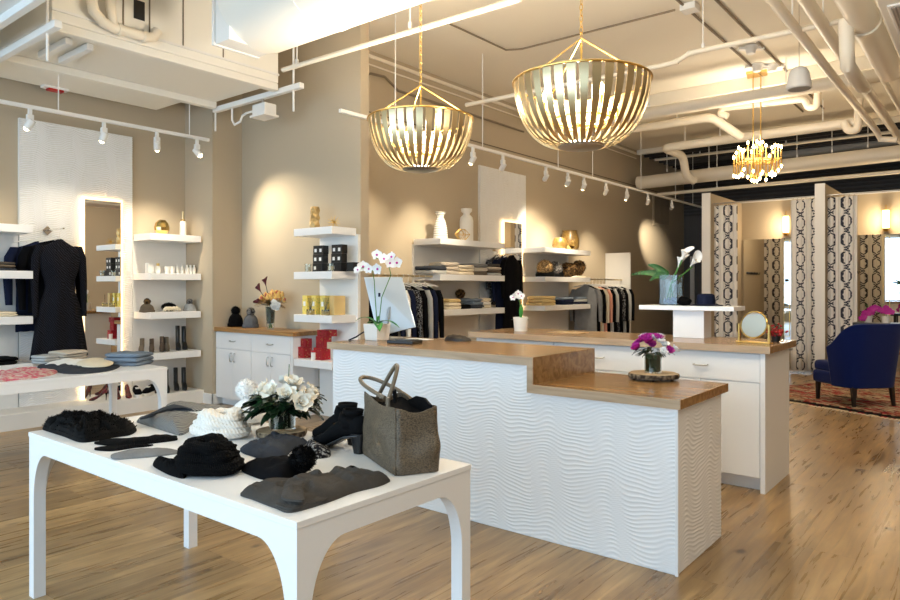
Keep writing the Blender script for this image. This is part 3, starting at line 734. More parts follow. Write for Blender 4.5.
# ================================================================ TRACK LIGHTS
def track(x, y0, y1, z, label, rods, rodz=4.4):
    t = thing('light_track', label, 'light track', (x,(y0+y1)/2,z))
    MB().box(x-.018,y0,z-.018,x+.018,y1,z+.018).build('rail', M['white_matte'], t, bevel=.003)
    for y in rods: MB().cyl((x,y,z+.015),(x,y,rodz),.006,n=6).build('suspension_rod', M['white_matte'], t)
    return t
track(-7.345, -.6, 4.55, 3.2, 'white light track in front of the left wall', [1.0,2.88,4.3], 3.62)
track(-5.1, 4.6, 15.5, 3.2, 'long white light track running along the shop wall', [5.4,7.0,8.9,10.0,11.9,13.6,14.6])
def spot(x, y, z, tx, ty, tz, label, group, on=True, power=26, lens_lit=None, size=50):
    t = thing('track_spotlight', label, 'spotlight', (x,y,z), group)
    MB().box(x-.016,y-.016,z-.105,x+.016,y+.016,z-.018).build('adapter', M['white_matte'], t, bevel=.003)
    MB().box(x-.022,y-.03,z-.135,x+.022,y+.03,z-.075).build('driver_box', M['white_matte'], t, bevel=.005)
    d = (Vector((tx,ty,tz))-Vector((x,y,z-.16))).normalized()
    c = Vector((x,y,z-.165))
    MB().tube([c-d*.045, c-d*.04, c+d*.05, c+d*.055],[.028,.034,.036,.034],16).build('lamp_head', M['white_matte'], t, smooth=True)
    MB().ball(c+d*.052, .026, 14).build('lens', M['lens'] if on else M['frost'], t, smooth=True)
    if on:
        l = bpy.data.lights.new('spot_lamp','SPOT'); l.energy = power*POW; l.color = (1.0,.86,.64); l.spot_size = math.radians(size+15); l.spot_blend = 1.0; l.shadow_soft_size = .03
        o = bpy.data.objects.new('spot_lamp', l); C.objects.link(o); o.parent = t
        o.location = (c+d*.085) - Vector((x,y,z)); o.rotation_euler = d.to_track_quat('-Z','Y').to_euler()
POW = 4.5
spot(-7.345,2.622,3.2, -8.1,1.9,1.6, 'white spotlight on the left track, nearest the left edge of the photo', 'left track spotlights', size=70, power=10)
spot(-7.345,3.326,3.2, -8.1,3.0,1.5, 'white spotlight on the left track above the lit mirror, lens glowing brightest', 'left track spotlights', size=70, power=8)
spot(-7.345,3.907,3.2, -8.0,4.3,1.9, 'white spotlight on the left track, second from its right end', 'left track spotlights')
spot(-7.345,4.396,3.2, -6.55,5.16,1.75, 'white spotlight at the right end of the left track', 'left track spotlights', size=75, power=30)
hx = [(473,6.9,1.8,1),(503,7.7,1.9,0),(546,8.9,1.9,0),(568,9.85,2.1,1),(584,10.4,1.7,1),(606,11.0,1.9,0),(627,12.0,1.5,1),(648,13.4,1.6,0),(672,14.75,2.45,1)]
order = ('first','second','third','fourth','fifth','sixth','seventh','eighth','ninth')
HY = [6.798, 7.456, 8.551, 9.195, 9.707, 10.478, 11.298, 12.217, 13.411]
for (px_, ty, tz, on), y, w in zip(hx, HY, order):
    spot(-5.1, y, 3.2, -6.1, (ty if on == 1 else ty), tz, '%s white spotlight from the left on the long shop-wall track' % w, 'shop track spotlights', True if on else False, {672: 70, 473: 24, 568: 36}.get(px_, 34), size=(24 if px_ == 672 else 50))
spot(-5.1, 5.9, 3.2, -6.1,6.0,1.9, 'white spotlight on the shop-wall track hidden behind the left bowl chandelier', 'shop track spotlights', True, 12)
# ceiling track with lamps over the middle wall (out of view above the duct)
# ================================================================ BOWL CHANDELIERS
def bowl_profile(k):
    # k 0 bottom .. 1 rim  -> (r, z)
    a = .33 + (PI/2-.33+.0)*k
    return (.405*sin(a)**.9, .40*(1-cos(a)*1.0))
def bowl_chandelier(label, x, y, zb, ztop):
    t = thing('bowl_chandelier', label, 'chandelier', (x,y,zb), 'bowl chandeliers')
    R = .405; H = .385; n = 36
    def prof(k):
        a = k*PI/2
        r = .13+(R-.13)*sin(a*.98)**.85 if k > 0 else .13
        z = H*(1-cos(a))**.92
        return r, z
    def strip():
        m = MB(); vs = []; K = 14
        for side in (0,1):
            for i in range(K+1):
                k = i/K; r, z = prof(k); w = .0078+.0175*min(1,k*1.1)
                rr = r-(.003 if side else 0)
                for s in (-1,1): vs.append((rr, s*w, z))
        fs = []
        for i in range(K):
            a = 2*i; fs.append((a,a+2,a+3,a+1)); b = 2*(K+1)+2*i; fs.append((b,b+1,b+3,b+2))
            fs.append((a,b,b+2,a+2)); fs.append((a+1,a+3,b+3,b+1))
        return m.add(vs, fs)
    first = None
    for i in range(n):
        if first is None:
            s = strip(); s.v = [(v[0]+x, v[1]+y, v[2]+zb) for v in s.v]
            first = s.build('metal_strip', M['champagne'], t, smooth=True)
            o = first
        else:
            o = first.copy(); C.objects.link(o)
        o.rotation_euler = (0,0,2*PI*i/n)
    def ring(r, z, rad, nm, nn=64): 
        MB().tube([(x+r*cos(2*PI*k/nn), y+r*sin(2*PI*k/nn), zb+z) for k in range(nn)], rad, 8, closed=True).build(nm, M['brass'], t, smooth=True)
    ring(R+.004, H, .007, 'rim_ring')
    MB().lathe([(0,-.012),(.11,-.012),(.135,-.004),(.14,.004),(.13,.012),(0,.012)], (x,y,zb), 40).build('bottom_plate', M['steel'], t, smooth=True)
    ring(.17, .16, .006, 'inner_ring', 36)
    MB().cyl((x,y,zb+.1),(x,y,zb+.62),.007,n=10).build('centre_stem', M['brass'], t, smooth=True)
    top = zb+.65
    for k in range(3):
        a = 2*PI*k/3+.5
        MB().cyl((x,y,top),(x+R*cos(a),y+R*sin(a),zb+H),.0045,n=8).build('support_rod', M['brass'], t, smooth=True)
    for k in range(8):
        a = 2*PI*k/8+.2; rr = .24 if k % 2 else .17; bz = zb+.18+(.05 if k % 2 else 0)
        px, py = x+rr*cos(a), y+rr*sin(a)
        arm = MB().tube([(x,y,zb+.13),(x+rr*.6*cos(a),y+rr*.6*sin(a),zb+.12),(px,py,bz-.03)], .005, 6).build('lamp_arm', M['brass'], t, smooth=True)
        MB().cyl((px,py,bz-.03),(px,py,bz+.015),.012,n=10).build('candle_cup', M['brass'], arm)
        MB().lathe([(.008,0),(.017,.018),(.019,.032),(.012,.055),(.002,.075)], (px,py,bz+.015), 12).build('bulb', M['bulb'], arm, smooth=True)
    # chain
    z = top; k = 0; L = .034
    g = MB()
    while z < ztop-.02:
        pts = []
        for q in range(10):
            a = 2*PI*q/10; u = .010*cos(a); v = L*.62*sin(a)
            pts.append((x+(u if k % 2 else 0), y+(0 if k % 2 else u), z+L/2+v))
        g.tube(pts, .0028, 5, closed=True); z += L; k += 1
    g.build('chain', M['brass'], t, smooth=True)
    MB().lathe([(0,0),(.06,0),(.06,-.015),(.02,-.04),(0,-.04)], (x,y,ztop), 20).build('ceiling_canopy', M['brass'], t, smooth=True)
    l = bpy.data.lights.new('chandelier_lamp','POINT'); l.energy = 140; l.color = (1.0,.91,.76); l.shadow_soft_size = .14
    o = bpy.data.objects.new('chandelier_lamp', l); C.objects.link(o); o.parent = t; o.location = (0,0,.27)
bowl_chandelier('right and larger-looking brass strip bowl chandelier over the counter', -1.962, 3.7, 2.295, 4.4)
bowl_chandelier('left brass strip bowl chandelier, hung just behind the big round duct', -3.50, 3.99, 2.36, 4.4)

# ================================================================ SPIKY BRASS CHANDELIER
cx, cy = -2.611, 10.0
t = thing('tube_chandelier', 'brass chandelier of upright tubes with glowing bulbs at both ends, before the fitting rooms', 'chandelier', (cx,cy,3.0))
MB().obox((cx,cy,4.385),(.26,.26,.03),.2).build('ceiling_plate', M['brass'], t, bevel=.003)
MB().cyl((cx-.05,cy,3.18),(cx-.05,cy,4.38),.008,n=8).build('stem', M['brass'], t, smooth=True)
MB().cyl((cx+.05,cy,3.18),(cx+.05,cy,4.38),.008,n=8).build('stem', M['brass'], t, smooth=True)
rnd = random.Random(4)
for i in range(5):
    for j in range(5):
        if (i in (1,3) and j in (1,3)): continue
        u, v = (i-2)*.12, (j-2)*.12
        a = .55; px = cx+u*cos(a)-v*sin(a); py = cy+u*sin(a)+v*cos(a)
        zc = 3.18+rnd.uniform(-.03,.03)
        hh = .25-.045*(abs(i-2)+abs(j-2))*.8
        tb = MB().cyl((px,py,zc-hh),(px,py,zc+hh),.010,n=8).build('brass_tube', M['brass'], t, smooth=True)
        for s in (-1,1):
            MB().lathe([(.003,0),(.014,.012),(.014,.03),(.002,.05)] if s > 0 else [(.002,-.05),(.014,-.03),(.014,-.012),(.003,0)], (px,py,zc+s*hh), 8).build('bulb', M['smallbulb'], tb, smooth=True)
for k in range(5):
    u = (k-2)*.12; a = .55
    for (p0, p1) in (((u,-.24),(u,.24)),((-.24,u),(.24,u))):
        q = [(cx+s[0]*cos(a)-s[1]*sin(a), cy+s[0]*sin(a)+s[1]*cos(a), 3.18) for s in (p0,p1)]
        MB().cyl(q[0],q[1],.005,n=6).build('cross_bar', M['brass'], t)
l = bpy.data.lights.new('chandelier_lamp','POINT'); l.energy = 75; l.color = (1.0,.89,.72); l.shadow_soft_size = .3
o = bpy.data.objects.new('chandelier_lamp', l); C.objects.link(o); o.parent = t; o.location = (0,0,.45)

# ================================================================ FITTING ROOMS
FB = 14.5; FT = 3.145
struct(MB().box(-4.218,FB,0,3.2,FB+.12,FT).build('wall_fitting_rear', M['wall']))
struct(MB().box(-4.218,FB-.01,FT,3.2,FB+.13,FT+.03).build('trim_12', M['white_matte']))
piers = ((-4.218,'partition_left'),(-2.375,'partition_middle'),(-.53,'partition_right'),(1.3,'partition_far_right'))
for x, nme in piers:
    struct(MB().box(x,12.58,0,x+.14,FB,FT).build('wall_'+nme, M['wall']))
    struct(MB().box(x-.005,12.555,0,x+.145,12.58,FT+.005).build('trim_%d' % (13+piers.index((x,nme))), M['white_matte']))
    struct(MB().box(x-.012,12.545,0,x+.152,12.6,.16).build('baseboard_'+nme, M['white_matte']))
def curtain(x0, x1, label, seed, ztop=2.93, y=12.75):
    n = int((x1-x0)/.008); folds = (x1-x0)/.075
    m = MB(); uv = []
    nv = 10; cloth = 1.0
    def f(s, v):
        ph = 2*PI*folds*s + .8*sin(5*s+seed); amp = .019*(.75+.25*sin(9*s+seed*2))
        z = .04+(ztop-.04)*v
        uv.append((s*(x1-x0)*cloth+seed*.1, z))
        return (x0+(x1-x0)*s+.012*sin(ph*2+seed), y+amp*sin(ph+.3*v), z)
    m.grid(n, nv, f); m.uv = uv
    t = thing('fitting_room_curtain', label, 'curtain', ((x0+x1)/2,y,ztop), 'fitting room curtains')
    m.build('curtain_cloth', M['curtain'], t, smooth=True, sharp=180, solid=.004)
    g = MB()
    for k in range(6):
        xx = x0+(x1-x0)*(k+.5)/6; nn = 12
        g.tube([(xx,y+.016*cos(2*PI*q/nn),ztop+.020+.016*sin(2*PI*q/nn)) for q in range(nn)], .003, 5, closed=True)
    g.build('curtain_rings', M['steel'], t)
curtain(-4.07,-3.66,'patterned curtain gathered against the leftmost fitting room partition', 1)
curtain(-2.78,-2.385,'patterned curtain gathered left of the middle fitting room partition', 2)
curtain(-2.225,-1.80,'patterned curtain gathered right of the middle fitting room partition', 3)
curtain(-1.0,-.54,'patterned curtain at the right edge of the photo', 4)
for x0, x1, w in ((-4.08,-2.375,'left'),(-2.235,-.53,'right')):
    tag(MB().cyl((x0,12.75,2.97),(x1,12.75,2.97),.011,n=10).build('curtain_rod', M['steel'], smooth=True, at=((x0+x1)/2,12.75,2.97)), 'slim steel curtain rod across the %s fitting room' % w, 'curtain rod')
    xm = x0+.05
    t = thing('fitting_room_mirror', 'large mirror on the rear wall of the %s fitting room' % w, 'mirror', (xm+.6,FB-.03,.25))
    MB().box(xm,FB-.02,.25,x1-.44,FB-.001,2.40).build('backing', M['white_matte'], t)
    MB().box(xm,FB-.03,.25,x1-.44,FB-.02,2.40).build('mirror_glass', M['mirror'], t)
    xs_ = -3.23 if w == 'left' else -1.587
    t = thing('wall_sconce', 'glowing upright wall sconce with brass base in the %s fitting room' % w, 'wall lamp', (xs_,14.42,2.4))
    MB().lathe([(.05,0),(.055,.02),(.055,.30),(.05,.32),(0,.32)], (xs_,14.40,2.50), 18).build('glowing_shade', M['sconce'], t, smooth=True)
    MB().lathe([(0,-.06),(.03,-.055),(.06,-.01),(.06,0),(0,0)], (xs_,14.40,2.50), 18).build('brass_base', M['brass'], t, smooth=True)
    MB().box(xs_-.02,14.40,2.44,xs_+.02,14.5,2.5).build('bracket', M['brass'], t)
    MB().cyl((xs_,14.40,2.82),(xs_,14.40,2.92),.008,n=8).build('finial', M['brass'], t)
    l = bpy.data.lights.new('sconce_lamp','POINT'); l.energy = 22; l.color = (1.0,.80,.52); l.shadow_soft_size = .06
    o = bpy.data.objects.new('sconce_lamp', l); C.objects.link(o); o.parent = t; o.location = (0,-.12,.25)
    t = thing('narrow_mirror', 'narrow brass-edged mirror strip below the %s fitting room sconce' % w, 'mirror', (xs_,14.46,1.0))
    MB().box(xs_-.045,14.455,.5,xs_+.045,14.47,2.36).build('mirror_glass', M['mirror'], t)
    MB().box(xs_-.055,14.465,.49,xs_+.055,14.499,2.37).build('frame', M['brass'], t)
    t = thing('hook_rail', 'small dark row of coat hooks on the side wall of the %s fitting room' % w, 'hook rail', (x0+.02,13.7,1.75))
    MB().box(x0+.0,13.3,1.72,x0+.02,14.1,1.76).build('rail', M['darkwood'], t)
    for k in range(4): MB().tube([(x0+.02,13.4+.2*k,1.74),(x0+.07,13.4+.2*k,1.72),(x0+.08,13.4+.2*k,1.76)], .008, 6).build('hook', M['darkwood'], t)

# ================================================================ RUG, CHAIR, SIDE FURNITURE
ang = math.radians(-24)
o = MB().box(0,0,0,4.6,3.6,.012).build('kilim_rug', M['rug'], at=(0,0,0)); o.location = (-2.9,9.78,0); o.rotation_euler = (0,0,ang)
tag(o, 'patterned kilim rug in black, tan and red under the blue chair', 'rug')
bd = MB()
for k in range(46): bd.add([(.1*k,.0,.0121),(.1*k+.1,0,.0121),(.1*k+.1,.10,.0121),(.1*k+.05,.17,.0121),(.1*k,.10,.0121),(.1*k,.0,.0135),(.1*k+.1,0,.0135),(.1*k+.1,.10,.0135),(.1*k+.05,.17,.0135),(.1*k,.10,.0135)],[(0,4,3,2,1),(5,6,7,8,9),(0,1,6,5),(1,2,7,6),(2,3,8,7),(3,4,9,8),(4,0,5,9)])
q = bd.build('zigzag_border', M['black']); q.parent = o
bd = MB()
for k in range(90): bd.box(.05*k+.01,-.06,.001,.05*k+.03,.0,.006)
q = bd.build('fringe', M['cream']); q.parent = o; q['kind'] = 'stuff'
def wing_chair(label, x, y, rot):
    t = thing('wing_chair', label, 'chair', (x,y,.0135))
    # built facing +y
    def sec(u, v):
        # back shell: u around from left wing to right wing, v up
        a = PI*(1.0+u)          # pi..2pi : left, back(-y), right
        w = .35+.03*v; d = .33+.05*v
        cx_ = cos(a); sy_ = sin(a)
        px = w*math.copysign(abs(cx_)**.55, cx_); py = .02+d*math.copysign(abs(sy_)**.55, sy_)
        flare = .07*v*v
        return px*(1+.12*v), py - flare*(-sy_) + (.16 if abs(cx_) > .97 else 0)*0
    nu, nv = 40, 14
    outer = MB()
    vs = []; fs = []
    ring_n = nu
    for j in range(nv+1):
        v = j/nv
        for i in range(nu+1):
            u = i/nu
            px, py = sec(u, v)
            side = abs(2*u-1)**4
            zt = .50+.0*v; top = 1.0-.30*side
            z = .22+(top-.22)*v
            vs.append((px, py, z))
    m = len(vs)
    for j in range(nv+1):
        v = j/nv
        for i in range(nu+1):
            u = i/nu; px, py = sec(u, v); side = abs(2*u-1)**4; top = 1.0-.30*side
            z = .22+(top-.22)*v
            vs.append((px*.80, py*.80+.015, z))
    def idx(i, j, k): return k*m + j*(nu+1)+i
    for j in range(nv):
        for i in range(nu):
            fs.append((idx(i,j,0),idx(i+1,j,0),idx(i+1,j+1,0),idx(i,j+1,0)))
            fs.append((idx(i,j,1),idx(i,j+1,1),idx(i+1,j+1,1),idx(i+1,j,1)))
    for i in range(nu):
        fs.append((idx(i,nv,0),idx(i+1,nv,0),idx(i+1,nv,1),idx(i,nv,1))); fs.append((idx(i,0,0),idx(i,0,1),idx(i+1,0,1),idx(i+1,0,0)))
    for j in range(nv):
        fs.append((idx(0,j,0),idx(0,j+1,0),idx(0,j+1,1),idx(0,j,1))); fs.append((idx(nu,j,0),idx(nu,j,1),idx(nu,j+1,1),idx(nu,j+1,0)))
    o = MB().add(vs, fs).build('backrest', M['navy'], None, smooth=True, bevel=.015); o.parent = t
    def rbox(x0,y0,z0,x1,y1,z1,nm,b=.04):
        o = MB().box(x0,y0,z0,x1,y1,z1).build(nm, M['navy'], None, smooth=True); o.parent = t
        q = o.modifiers.new('b','BEVEL'); q.width = b; q.segments = 4
    rbox(-.31,-.24,.22,.31,.42,.38,'seat_base')
    rbox(-.28,-.20,.36,.28,.44,.50,'seat_cushion',.05)
    for sx, sy in ((-1,-1),(1,-1),(-1,1),(1,1)):
        k = 1.25 if sy < 0 else 1.0
        xx, yy = sx*.26, (-.24 if sy < 0 else .36)
        o = MB().tube([(xx*1.03,yy*(1.12 if sy<0 else 1),0),(xx,yy,.24)],[.022,.034],4).build('leg', M['darkwood'], None); o.parent = t
    t.rotation_euler = (0,0,rot)
    return t
wing_chair('navy velvet wing chair with dark legs on the kilim rug, seen from behind', -1.38, 9.78, math.radians(48))
t = thing('console_table', 'black console table with pink orchids behind the navy chair', 'table', (-.9,11.9,0.012))
MB().box(-1.75,11.95,.86,.2,12.35,.91).build('tabletop', M['blackdev'], t, bevel=.004)
for x in (-1.70,.12):
    for y in (11.98,12.28): MB().box(x,y,0.013,x+.05,y+.05,.86).build('leg', M['blackdev'], t)
t = thing('side_table', 'dark side table with pale top past the end of the back counter', 'table', (-2.72,10.9,0))
MB().box(-3.3,10.6,.50,-2.42,11.2,.54).build('tabletop', M['lgrey'], t, bevel=.004)
MB().box(-3.26,10.64,.42,-2.46,11.16,.50).build('apron', M['darkwood'], t)
for x in (-3.26,-2.51):
    for y in (10.64,11.11): MB().box(x,y,.012,x+.05,y+.05,.42).build('leg', M['darkwood'], t)

# ================================================================ CLOTH, KNITS, HATS
def outline_radius(poly, n=72):
    cx = sum(p[0] for p in poly)/len(poly); cy = sum(p[1] for p in poly)/len(poly)
    # closed Catmull-Rom smoothing of the outline
    pts = []
    m = len(poly)
    for i in range(m):
        p0, p1, p2, p3 = poly[i-1], poly[i], poly[(i+1) % m], poly[(i+2) % m]
        for k in range(6):
            t = k/6
            f = lambda a,b,c,d: .5*((2*b)+(-a+c)*t+(2*a-5*b+4*c-d)*t*t+(-a+3*b-3*c+d)*t**3)
            pts.append((f(p0[0],p1[0],p2[0],p3[0]), f(p0[1],p1[1],p2[1],p3[1])))
    return (cx, cy), pts
def mound(poly, z0, H, amp=.25, sc=14, p=3.0, seed=0, rings=18, ridge=None):
    (cx, cy), pts = outline_radius(poly); n = len(pts); m = MB(); vs = []; fs = []
    for j in range(rings+1):
        t = 1-j/rings
        for i, (x, y) in enumerate(pts):
            px, py = cx+(x-cx)*t, cy+(y-cy)*t
            h = H*(1-t**p)**.5
            nz = noise.noise(Vector((px*sc+seed, py*sc, seed*1.7)))+.5*noise.noise(Vector((px*sc*2.3, py*sc*2.3+seed, 3)))
            h *= 1+amp*nz
            if ridge: h += ridge[0]*H*(1-t**6)*abs(sin((px*ridge[1][0]+py*ridge[1][1]+.12*nz)*ridge[2]))
            vs.append((px, py, z0+max(h, 0) + (0 if j else 0)))
    # small vertical lip at the hem
    base = [(x, y, z0) for x, y in pts]
    vs = base + vs
    for i in range(n):
        x, y = pts[i]; vs[n+i] = (x, y, z0+min(.007, H*.4))
    R = rings+2
    for j in range(R-1):
        for i in range(n):
            fs.append((j*n+i, j*n+(i+1) % n, (j+1)*n+(i+1) % n, (j+1)*n+i))
    fs.append(tuple(range(n)))
    return m.add(vs, fs)
def fold_stack_item(cx, cy, z, w, d, h, rz, seed, layers=1):
    m = MB(); n = 40; vs = []; fs = []; K = layers*6
    c, s = cos(rz), sin(rz)
    def ring(f, zz, e=8.0):
        for i in range(n):
            a = 2*PI*i/n; ca, sa = cos(a), sin(a)
            r = 1/((abs(ca)**e+abs(sa)**e)**(1/e))
            u, v = r*ca*w/2*f, r*sa*d/2*f
            nz = noise.noise(Vector((u*12+seed, v*12, seed)))
            ww = 1+.06*noise.noise(Vector((u*9+seed*3, v*9, zz*60)))
            u *= ww; v *= ww
            vs.append((cx+u*c-v*s, cy+u*s+v*c, zz+nz*.007*(1 if zz > z+.002 else 0)))
    R = 0
    ring(.9, z); R += 1
    for k in range(K+1):
        q = k/K; b = abs(sin(PI*q*layers))
        ring(.93+.07*b**.5, z+h*(.04+.90*q)); R += 1
    for f, dz in ((.85,.99),(.55,1.03),(.2,1.04)): ring(f, z+h*dz); R += 1
    for j in range(R-1):
        for i in range(n): fs.append((j*n+i, j*n+(i+1) % n, (j+1)*n+(i+1) % n, (j+1)*n+i))
    fs.append(tuple(range(n))); fs.append(tuple((R-1)*n+i for i in range(n)))
    return m.add(vs, fs)
ORD = {1:['only'],2:['bottom','top'],3:['bottom','middle','top'],4:['bottom','second from bottom','second from top','top'],5:['bottom','second from bottom','middle','second from top','top']}
def stack(name, desc, where, x, y, z, w, d, h, mats, rz=0, group=None, seed=0, cat='folded sweater'):
    n = len(mats)
    for i, mt in enumerate(mats):
        m = fold_stack_item(x+.006*sin(i*2.1+seed), y+.006*cos(i*3.3+seed), z+i*(h+.0006), w*(1-.02*i), d, h-.002, rz+.03*sin(i*4+seed), seed+i)
        o = m.build(name, M[mt], smooth=True, at=(x, y, z+i*h))
        o_label = '%s %s, %s of the stack' % (desc, where, ORD[n][i]) if n > 1 else '%s %s' % (desc, where)
        tag(o, o_label, cat, group)
def fuzz(m, c, r, n, length, seed=0, sz=1, sx=1, sy=1):
    rnd = random.Random(seed)
    for i in range(n):
        zc = rnd.uniform(-1,1); a = rnd.uniform(0, 2*PI); q = math.sqrt(1-zc*zc)
        d = Vector((q*cos(a), q*sin(a), zc)); j = Vector((rnd.uniform(-.5,.5), rnd.uniform(-.5,.5), rnd.uniform(-.5,.5)))
        p = Vector(c)+Vector((d.x*r*sx, d.y*r*sy, d.z*r*sz))*.93; tip = p+(d+j*.8).normalized()*length*rnd.uniform(.6,1.1)
        u = d.orthogonal().normalized()*length*.14; v = d.cross(u).normalized()*length*.14
        m.add([p+u, p-u*.5+v, p-u*.5-v, tip], [(0,1,3),(1,2,3),(2,0,3)])
def fuzz_mesh(m, n, length, seed=0, zmin=-9):
    rnd = random.Random(seed); F = list(m.f); V = list(m.v); k = 0
    while k < n:
        f = rnd.choice(F)
        if len(f) > 4: continue
        p = sum((Vector(V[i]) for i in f), Vector())/len(f)
        k += 1
        if p.z < zmin: continue
        a, b, c = (Vector(V[i]) for i in f[:3]); d = (b-a).cross(c-a)
        if d.length < 1e-12: continue
        d.normalize()
        if d.z < -.2: d = -d
        j = Vector((rnd.uniform(-.7,.7), rnd.uniform(-.7,.7), rnd.uniform(-.1,.7)))
        tip = p+(d+j).normalized()*length*rnd.uniform(.6,1.1)
        u = d.orthogonal().normalized()*length*.13; v = d.cross(u).normalized()*length*.13
        m.add([p+u, p-u*.5+v, p-u*.5-v, tip], [(0,1,3),(1,2,3),(2,0,3)])
def pom(c, r, mt, parent, seed=0, n=500):
    m = MB().ball(c, r*.85, 16, nz=.2); fuzz(m, c, r*.85, n, r*.33, seed)
    return m.build('pompom', M[mt], parent, smooth=True)
def hat(label, x, y, z, r, h, mt, pmt, pr=None, seed=0, name='bobble_hat', group=None, rib=True):
    t = thing(name, label, 'hat', (x,y,z), group)
    m = MB(); n = 48
    def f(u, v):
        a = 2*PI*u; rr = r*((1-max(0,(v-.25)/.75)**2.6)**.5 if v < 1 else 0.02)
        rr *= 1+.035*sin(a*12)*(1-v*.5)
        if v < .22: rr *= 1.06
        return (x+rr*cos(a), y+rr*sin(a), z+h*v+.004*sin(a*3+seed))
    m.grid(n, 16, f, closed_u=True)
    m.build('knitted_crown', M[mt], t, smooth=True, solid=.004)
    if rib:
        def g(u, v):
            a = 2*PI*u; rr = r*1.09*(1+.03*sin(a*24))
            return (x+rr*cos(a), y+rr*sin(a), z+.001+h*.24*v)
        MB().grid(96, 5, g, closed_u=True).build('ribbed_brim', M[mt], t, smooth=True, solid=.005)
    pr = pr or r*.45
    pom((x,y,z+h+pr*.6), pr, pmt, t, seed)
    return t
Z = .7705

# ---------------------------------------------------------------- foreground table
f_ = [(-3.558, 1.324), (-3.58, 1.358), (-3.596, 1.417), (-3.548, 1.444), (-3.535, 1.477), (-3.494, 1.499), (-3.452, 1.528), (-3.388, 1.539), (-3.308, 1.574), (-3.204, 1.583), (-3.181, 1.592), (-3.108, 1.524), (-3.112, 1.45), (-3.102, 1.373), (-3.135, 1.317), (-3.316, 1.321), (-3.46, 1.32)]
m = mound(f_, Z, .062, amp=.5, sc=22, seed=1, ridge=(.35,(1,.3),38)); fuzz_mesh(m, 6500, .012, 3, Z+.004)
o = tag(m.build('fur_scarf', M['black_fur'], smooth=True, at=(f_[0][0],f_[0][1],Z)), 'fluffy black fur scarf on the left corner of the foreground table', 'scarf')
def flat(name, poly, H, mt, label, cat, amp=.3, sc=14, seed=0, ridge=None, z=Z, p=3.0, group=None):
    m = mound(poly, z, H, amp, sc, p, seed, ridge=ridge)
    o = m.build(name, M[mt], smooth=True, at=(poly[0][0], poly[0][1], z), sharp=60)
    tag(o, label, cat, group); return o
flat('knit_glove', [(-3.067, 1.356), (-3.026, 1.41), (-2.925, 1.508), (-2.921, 1.631), (-2.866, 1.619), (-2.841, 1.591), (-2.874, 1.482), (-2.922, 1.404), (-2.949, 1.375), (-3.036, 1.344)], .022, 'black_knit', 'long black glove lying flat in front of the fur scarf, rear of two', 'glove', seed=2)
flat('knit_glove', [(-2.964, 1.309), (-2.925, 1.356), (-2.893, 1.39), (-2.845, 1.467), (-2.829, 1.488), (-2.826, 1.458), (-2.847, 1.41), (-2.859, 1.333), (-2.925, 1.295)], .013, 'black_knit', 'slim black glove lying flat beside a grey one, nearer of two', 'glove', seed=3)
flat('grey_scarf', [(-2.772, 1.282), (-2.798, 1.321), (-2.789, 1.403), (-2.712, 1.456), (-2.651, 1.495), (-2.61, 1.472), (-2.642, 1.376), (-2.68, 1.315), (-2.711, 1.27)], .02, 'marl', 'light grey marl scarf laid flat along the foreground table edge', 'scarf', seed=4)
flat('striped_sweater', [(-3.369, 1.69), (-3.346, 1.693), (-3.379, 1.769), (-3.35, 1.861), (-3.257, 1.948), (-3.142, 1.906), (-2.924, 1.681), (-3.013, 1.665), (-3.168, 1.675)], .045, 'stripe', 'grey striped knit sweater folded on the foreground table, left of the white cowl', 'sweater', seed=5, ridge=(.12,(1,1),60))
flat('tweed_scarf', [(-3.667, 2.002), (-3.774, 2.109), (-3.711, 2.144), (-3.488, 2.158), (-3.387, 2.209), (-3.371, 2.116), (-3.436, 2.025), (-3.523, 1.987)], .022, 'stripe', 'grey flecked knit piece at the far edge of the foreground table', 'scarf', seed=6)
flat('folded_shirt', [(-3.208, 1.622), (-3.26, 1.681), (-3.434, 1.899), (-3.405, 1.929), (-3.244, 1.913), (-3.238, 1.891), (-3.275, 1.855), (-3.277, 1.776), (-3.207, 1.654)], .018, 'darkgrey', 'dark charcoal top folded over the grey striped sweater', 'top', seed=7, z=.816)
# white chunky cowl, black cowl: coiled rolls of knit
def cowl(name, label, cx, cy, rx, ry, H, mt, seed, rz=0, coils=3, flap=None):
    t = thing(name, label, 'scarf', (cx,cy,Z))
    for k in range(coils):
        q = k/coils; s = 1-.16*k; rr = H/coils*.62
        pts = []
        n = 44
        for i in range(n):
            a = 2*PI*i/n
            x = rx*s*.74*cos(a)*(1+.10*sin(2*a+seed+k)); y = ry*s*.74*sin(a)*(1+.10*cos(3*a+seed*2+k))
            pts.append((cx+x*cos(rz)-y*sin(rz), cy+x*sin(rz)+y*cos(rz), Z+rr+.004+(H-2*rr)*q*1.25+.3*rr*sin(2*a+seed*3+k*1.3)*(1 if k else .0)))
        rs = [rr*(1+.18*sin(5*PI*2*i/n*1.0+seed+k)) if k else rr for i in range(n)]
        m = MB(); pv = [Vector(p) for p in pts]; N2 = 40
        vs = []; fs = []
        for i, pnt in enumerate(pv):
            tt = (pv[(i+1) % n]-pv[i-1]).normalized(); up = Vector((0,0,1)); w = tt.cross(up).normalized(); up = w.cross(tt)
            for j in range(N2):
                b = 2*PI*j/N2; rb = rs[i]*(1+.09*sin(b*9+i*.9))
                vs.append(pnt + w*cos(b)*rb*1.55 + up*sin(b)*rb)
        for i in range(n):
            for j in range(N2): fs.append((i*N2+j, i*N2+(j+1) % N2, ((i+1) % n)*N2+(j+1) % N2, ((i+1) % n)*N2+j))
        m.add(vs, fs).build('knit_fold', M[mt], t, smooth=True, sharp=80)
    if flap:
        mound(flap, Z, H*.3, .3, 20, 3, seed, ridge=(.2,(1,1),70)).build('knit_end', M[mt], t, smooth=True)
    return t
c1 = (-2.718, 1.709)
